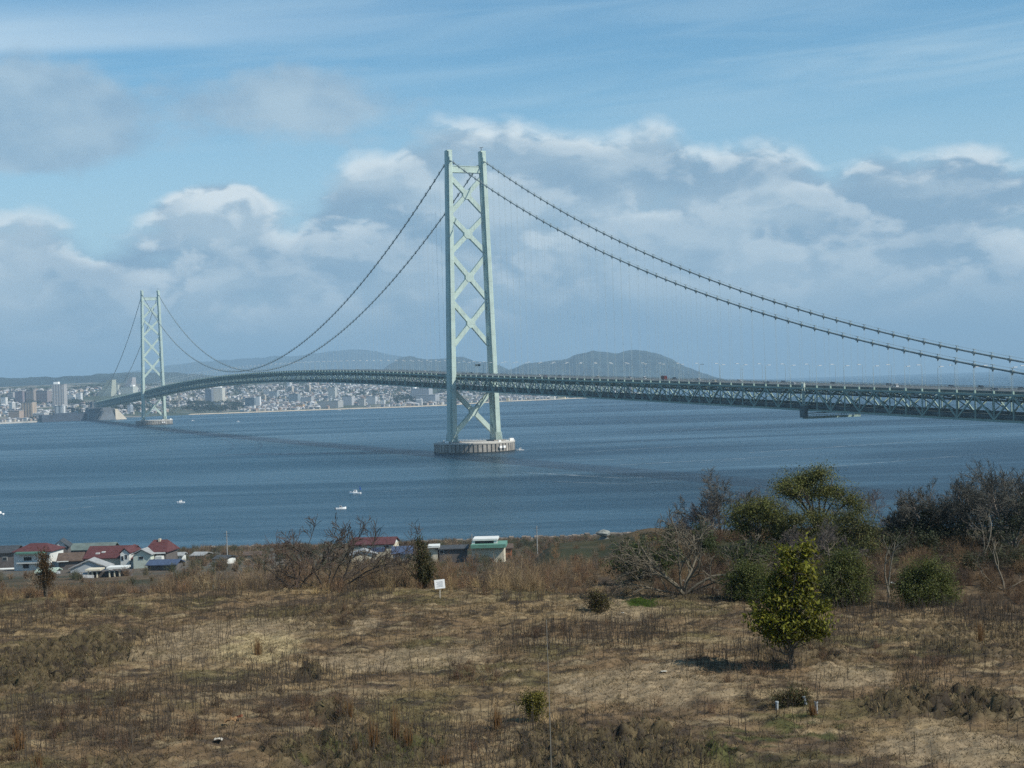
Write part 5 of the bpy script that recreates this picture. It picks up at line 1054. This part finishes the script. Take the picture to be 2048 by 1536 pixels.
for i in range(150):
    x = -130 + i * 1.75; yy = 619 + 4 * math.sin(x * .03)
    mb.box((x, yy, .9 + rng.uniform(-.2, .5)), (1.9, 5, 3.4 + rng.uniform(-.4, .8)), rng.uniform(-.08, .08))
o = mb.build('seawall', mat('seawall_stone', (.15, .125, .10), .95, .3, .4, .35)); tag(o, 'rough stone seawall running along the near waterline', 'seawall')
p = near_hit(1208, 1088, 300); k = p.y / F; mb = MB(); mb.lathe([(3.2, -2), (2.9, 1.2), (1.5, 2.2), (1.0, 2.8), (2.2, 3.3), (2.7, 4.0), (1.9, 4.7), (.3, 5.1)], 11)
rng = random.Random(4); mb.v = [(a * rng.uniform(.8, 1.2), b2 * rng.uniform(.8, 1.2), c2 + rng.uniform(-.2, .2)) for a, b2, c2 in mb.v]
o = mb.build('rock_stack', mat('pale_rock', (.17, .18, .165), .9, .4, .5)); o.location = p; tag(o, 'pale mushroom shaped rock stack at the waterline left of the bare trees', 'rock')
# ------------------------------------------------------------------ woods along the far shore
P = []
rs = np.random.RandomState(77)
def wood(u0, u1, v0, v1, n):
    for _ in range(n):
        p = far_hit(rs.uniform(u0, u1), rs.uniform(v0, v1)); P.append((p.x, p.y, p.z))
wood(376, 482, 807, 821, 260); wood(222, 285, 812, 824, 90); wood(790, 830, 795, 806, 60)
P = np.array(P); x = rs.uniform(-2300, 500, 2600); y = np.interp(x, COAST_X, COAST_Y) + 120 + 1900 * rs.random(2600); kk = fbm(x / 170., y / 170., 177, 3) > .52
P = np.concatenate([P, np.stack([x, y, far_z(x, y)], 1)[kk]]); n = len(P)
Q = np.repeat(P, 40, 0) + rs.normal(size=(n * 40, 3)) * np.array([7, 7, 3.2]) + np.array([0, 0, 5.5]); N = rs.normal(size=Q.shape) + np.array([0, -.3, .5])
V, Fq = leaves(Q, N, 4.2, .8, rs); cl = np.repeat(rs.uniform(.6, 1.5, n), 40)[:, None] * np.array([[.030, .042, .022]])
tag(raw_mesh('distant_woods', V, Fq, m_leaf, None, np.repeat(cl, 4, 0)), 'dark woods between the houses of the far city', 'woods', None, 'stuff')
# ------------------------------------------------------------------ boats and wakes
m_hull = mat('boat_white', (.85, .85, .84), .35, .04, 1); m_flag = mat('blue_sail', (.03, .10, .42), .7, .1, 1)
def boat(u, v, length, head, lab, top='white', sail=False, parts=True, name='motorboat'):
    p = onz(u, v, 0); t = empty(name, p, head); L2 = length / 2; W = length * .15
    sec = [(-L2, .95, .9), (-L2 * .4, 1.0, .85), (L2 * .25, .95, 1.0), (L2 * .72, .55, 1.25), (L2, .03, 1.5)]; mb = MB(); k = length / 7.0
    rings = [[(x, -W * w, h * k), (x, -W * w * .75, -.25), (x, W * w * .75, -.25), (x, W * w, h * k)] for x, w, h in sec]; n = 0
    for r in rings: mb.v += r
    for i in range(4):
        for j in range(4): mb.f.append((i * 4 + j, i * 4 + (j + 1) % 4, i * 4 + 4 + (j + 1) % 4, i * 4 + 4 + j)); mb.mi.append(0)
    mb.f += [(3, 2, 1, 0), (16, 17, 18, 19)]; mb.mi += [0, 0]; mb.build('hull', m_hull, t)
    cm = m_hull if top == 'white' else m_metal
    cb2 = MB().hexa([(-L2 * .35, -W * .7, .9 * k), (L2 * .35, -W * .65, .95 * k), (L2 * .35, W * .65, .95 * k), (-L2 * .35, W * .7, .9 * k)], [(-L2 * .3, -W * .6, 2.1 * k), (L2 * .12, -W * .55, 2.1 * k), (L2 * .12, W * .55, 2.1 * k), (-L2 * .3, W * .6, 2.1 * k)]).box((-L2 * .08, 0, 2.2 * k), (length * .26, W * 1.4, .16)).build('cabin', cm, t)
    MB().box((-L2 * .1, 0, 1.75 * k), (length * .17, W * 1.33, .4 * k)).build('cabin_window', m_glass, cb2)
    if top != 'white': MB().box((-L2 - .25, 0, .5 * k), (.5, .6, 1.1 * k)).build('outboard_motor', m_dark, t)
    if sail:
        MB().tube([(-L2 * .8, 0, .8), (-L2 * .8, 0, 5.0)], .06, 5).build('mast', m_dark, t); MB().hexa([(-L2 * .82, -.04, 2.6), (-L2 * 1.1, -.04, 2.5), (-L2 * 1.1, .04, 2.5), (-L2 * .82, .04, 2.6)], [(-L2 * .82, -.04, 5.0), (-L2 * .9, -.04, 4.6), (-L2 * .9, .04, 4.6), (-L2 * .82, .04, 5.0)]).build('sail', m_flag, t)
    return tag(t, lab, 'boat')
boat(710, 988, 7.6, math.pi - .1, 'white motorboat with a small blue sail at its stern', sail=True)
boat(682, 1018, 5.8, .15, 'small white motorboat with a grey canopy nearest the bare tree', 'grey')
boat(361, 1006, 5.2, math.pi + .05, 'cream white motorboat left of the others with a short wake')
boat(-1, 1029, 5.5, math.pi * .9, 'white boat cut by the left edge of the picture')
boat(1040, 901, 8, math.pi, 'tiny white speedboat just right of the near tower pier')
boat(476, 844, 9, math.pi, 'tiny white boat on the far water right of the far tower')
boat(385, 842, 9, math.pi, 'tiny boat close to the far tower pier on its right')
boat(678, 821, 14, math.pi, 'tiny white boat close to the far beach')
m_foam = bpy.data.materials.new('foam'); m_foam.use_nodes = True; X.nt = m_foam.node_tree; b = X.nt.nodes['Principled BSDF']
b.inputs['Base Color'].default_value = (.62, .68, .70, 1); b.inputs['Roughness'].default_value = .8
px, py, pz = sepx(geo('Position')); uvx, uvy, _ = sepx(attr('col'))
nz = noise(xyz(px * .35, py), .16, 5, .7); fade = remap(uvx, 0, 1, 1, 0, False) * remap(mth('ABSOLUTE', uvy - .5), .1, .5, 1, 0)
put(b.inputs['Alpha'], mth('MULTIPLY', remap(nz, .38, .78) * .55, fade, clamp=True))
def wake(pts, w, lab, st=.8):
    P = [onz(u, v, .06) for u, v in pts]; n = 60; S = np.linspace(0, len(P) - 1, n); V = []; CC = []
    for i, s in enumerate(S):
        a = min(int(s), len(P) - 2); f = s - a; q = P[a].lerp(P[a + 1], f); d = (P[a + 1] - P[a]).normalized(); sd4 = Vector((-d.y, d.x, 0)) * (w * (.35 + .65 * i / n))
        V += [q - sd4, q + sd4]; CC += [(1 - st + st * i / n, 0, 0), (1 - st + st * i / n, 1, 0)]
    i = np.arange(n - 1) * 2; o = raw_mesh('boat_wake', np.array([tuple(v) for v in V]), np.stack([i, i + 2, i + 3, i + 1], 1), m_foam, None, np.array(CC)); return tag(o, lab, 'wake', None, 'stuff')
wake([(722, 986), (800, 981), (905, 968)], 2.2, 'pale wake trailing right from the motorboat with the blue sail'); wake([(370, 1006), (384, 1007)], 1.2, 'short white wake behind the cream white motorboat', .4)
wake([(352, 1010), (300, 1016), (200, 1036), (150, 1042)], 1.4, 'long faint wake line left of the cream white motorboat', .7)
wake([(1046, 900), (1150, 893), (1320, 880), (1600, 862)], 6, 'long pale current line running right from the near tower pier', .75); wake([(1046, 903), (1120, 900), (1260, 893)], 3.5, 'second pale current line running right from the near tower pier', .8)
wake([(1040, 885), (1300, 868), (1480, 850)], 6, 'thin pale current line under the right span of the bridge', .5)
for i, (pts, w) in enumerate([([(1050, 945), (1250, 956), (1500, 940)], 7), ([(1080, 962), (1260, 968), (1420, 955)], 5), ([(1150, 905), (1500, 885)], 8), ([(1240, 930), (1700, 905)], 9), ([(1300, 862), (1640, 846)], 10), ([(1500, 905), (2060, 868)], 10), ([(1120, 922), (1330, 916)], 6), ([(1400, 925), (1560, 915)], 5), ([(1640, 935), (2000, 905)], 7), ([(330, 985), (120, 997), (-20, 1012)], 6), ([(200, 1012), (-20, 1030)], 4), ([(1180, 880), (1320, 872)], 7)]):
    o = wake(pts, w, 'pale wind streak lying on the water between the near tower and the right trees' if pts[0][0] > 600 else 'pale wind streak on the water at the left edge of the picture', 1.0); o.name = 'wind_streak'; o['category'] = 'wind streak'
wake([(480, 845), (530, 844)], 5, 'faint wake behind the tiny boat on the far water', .6)
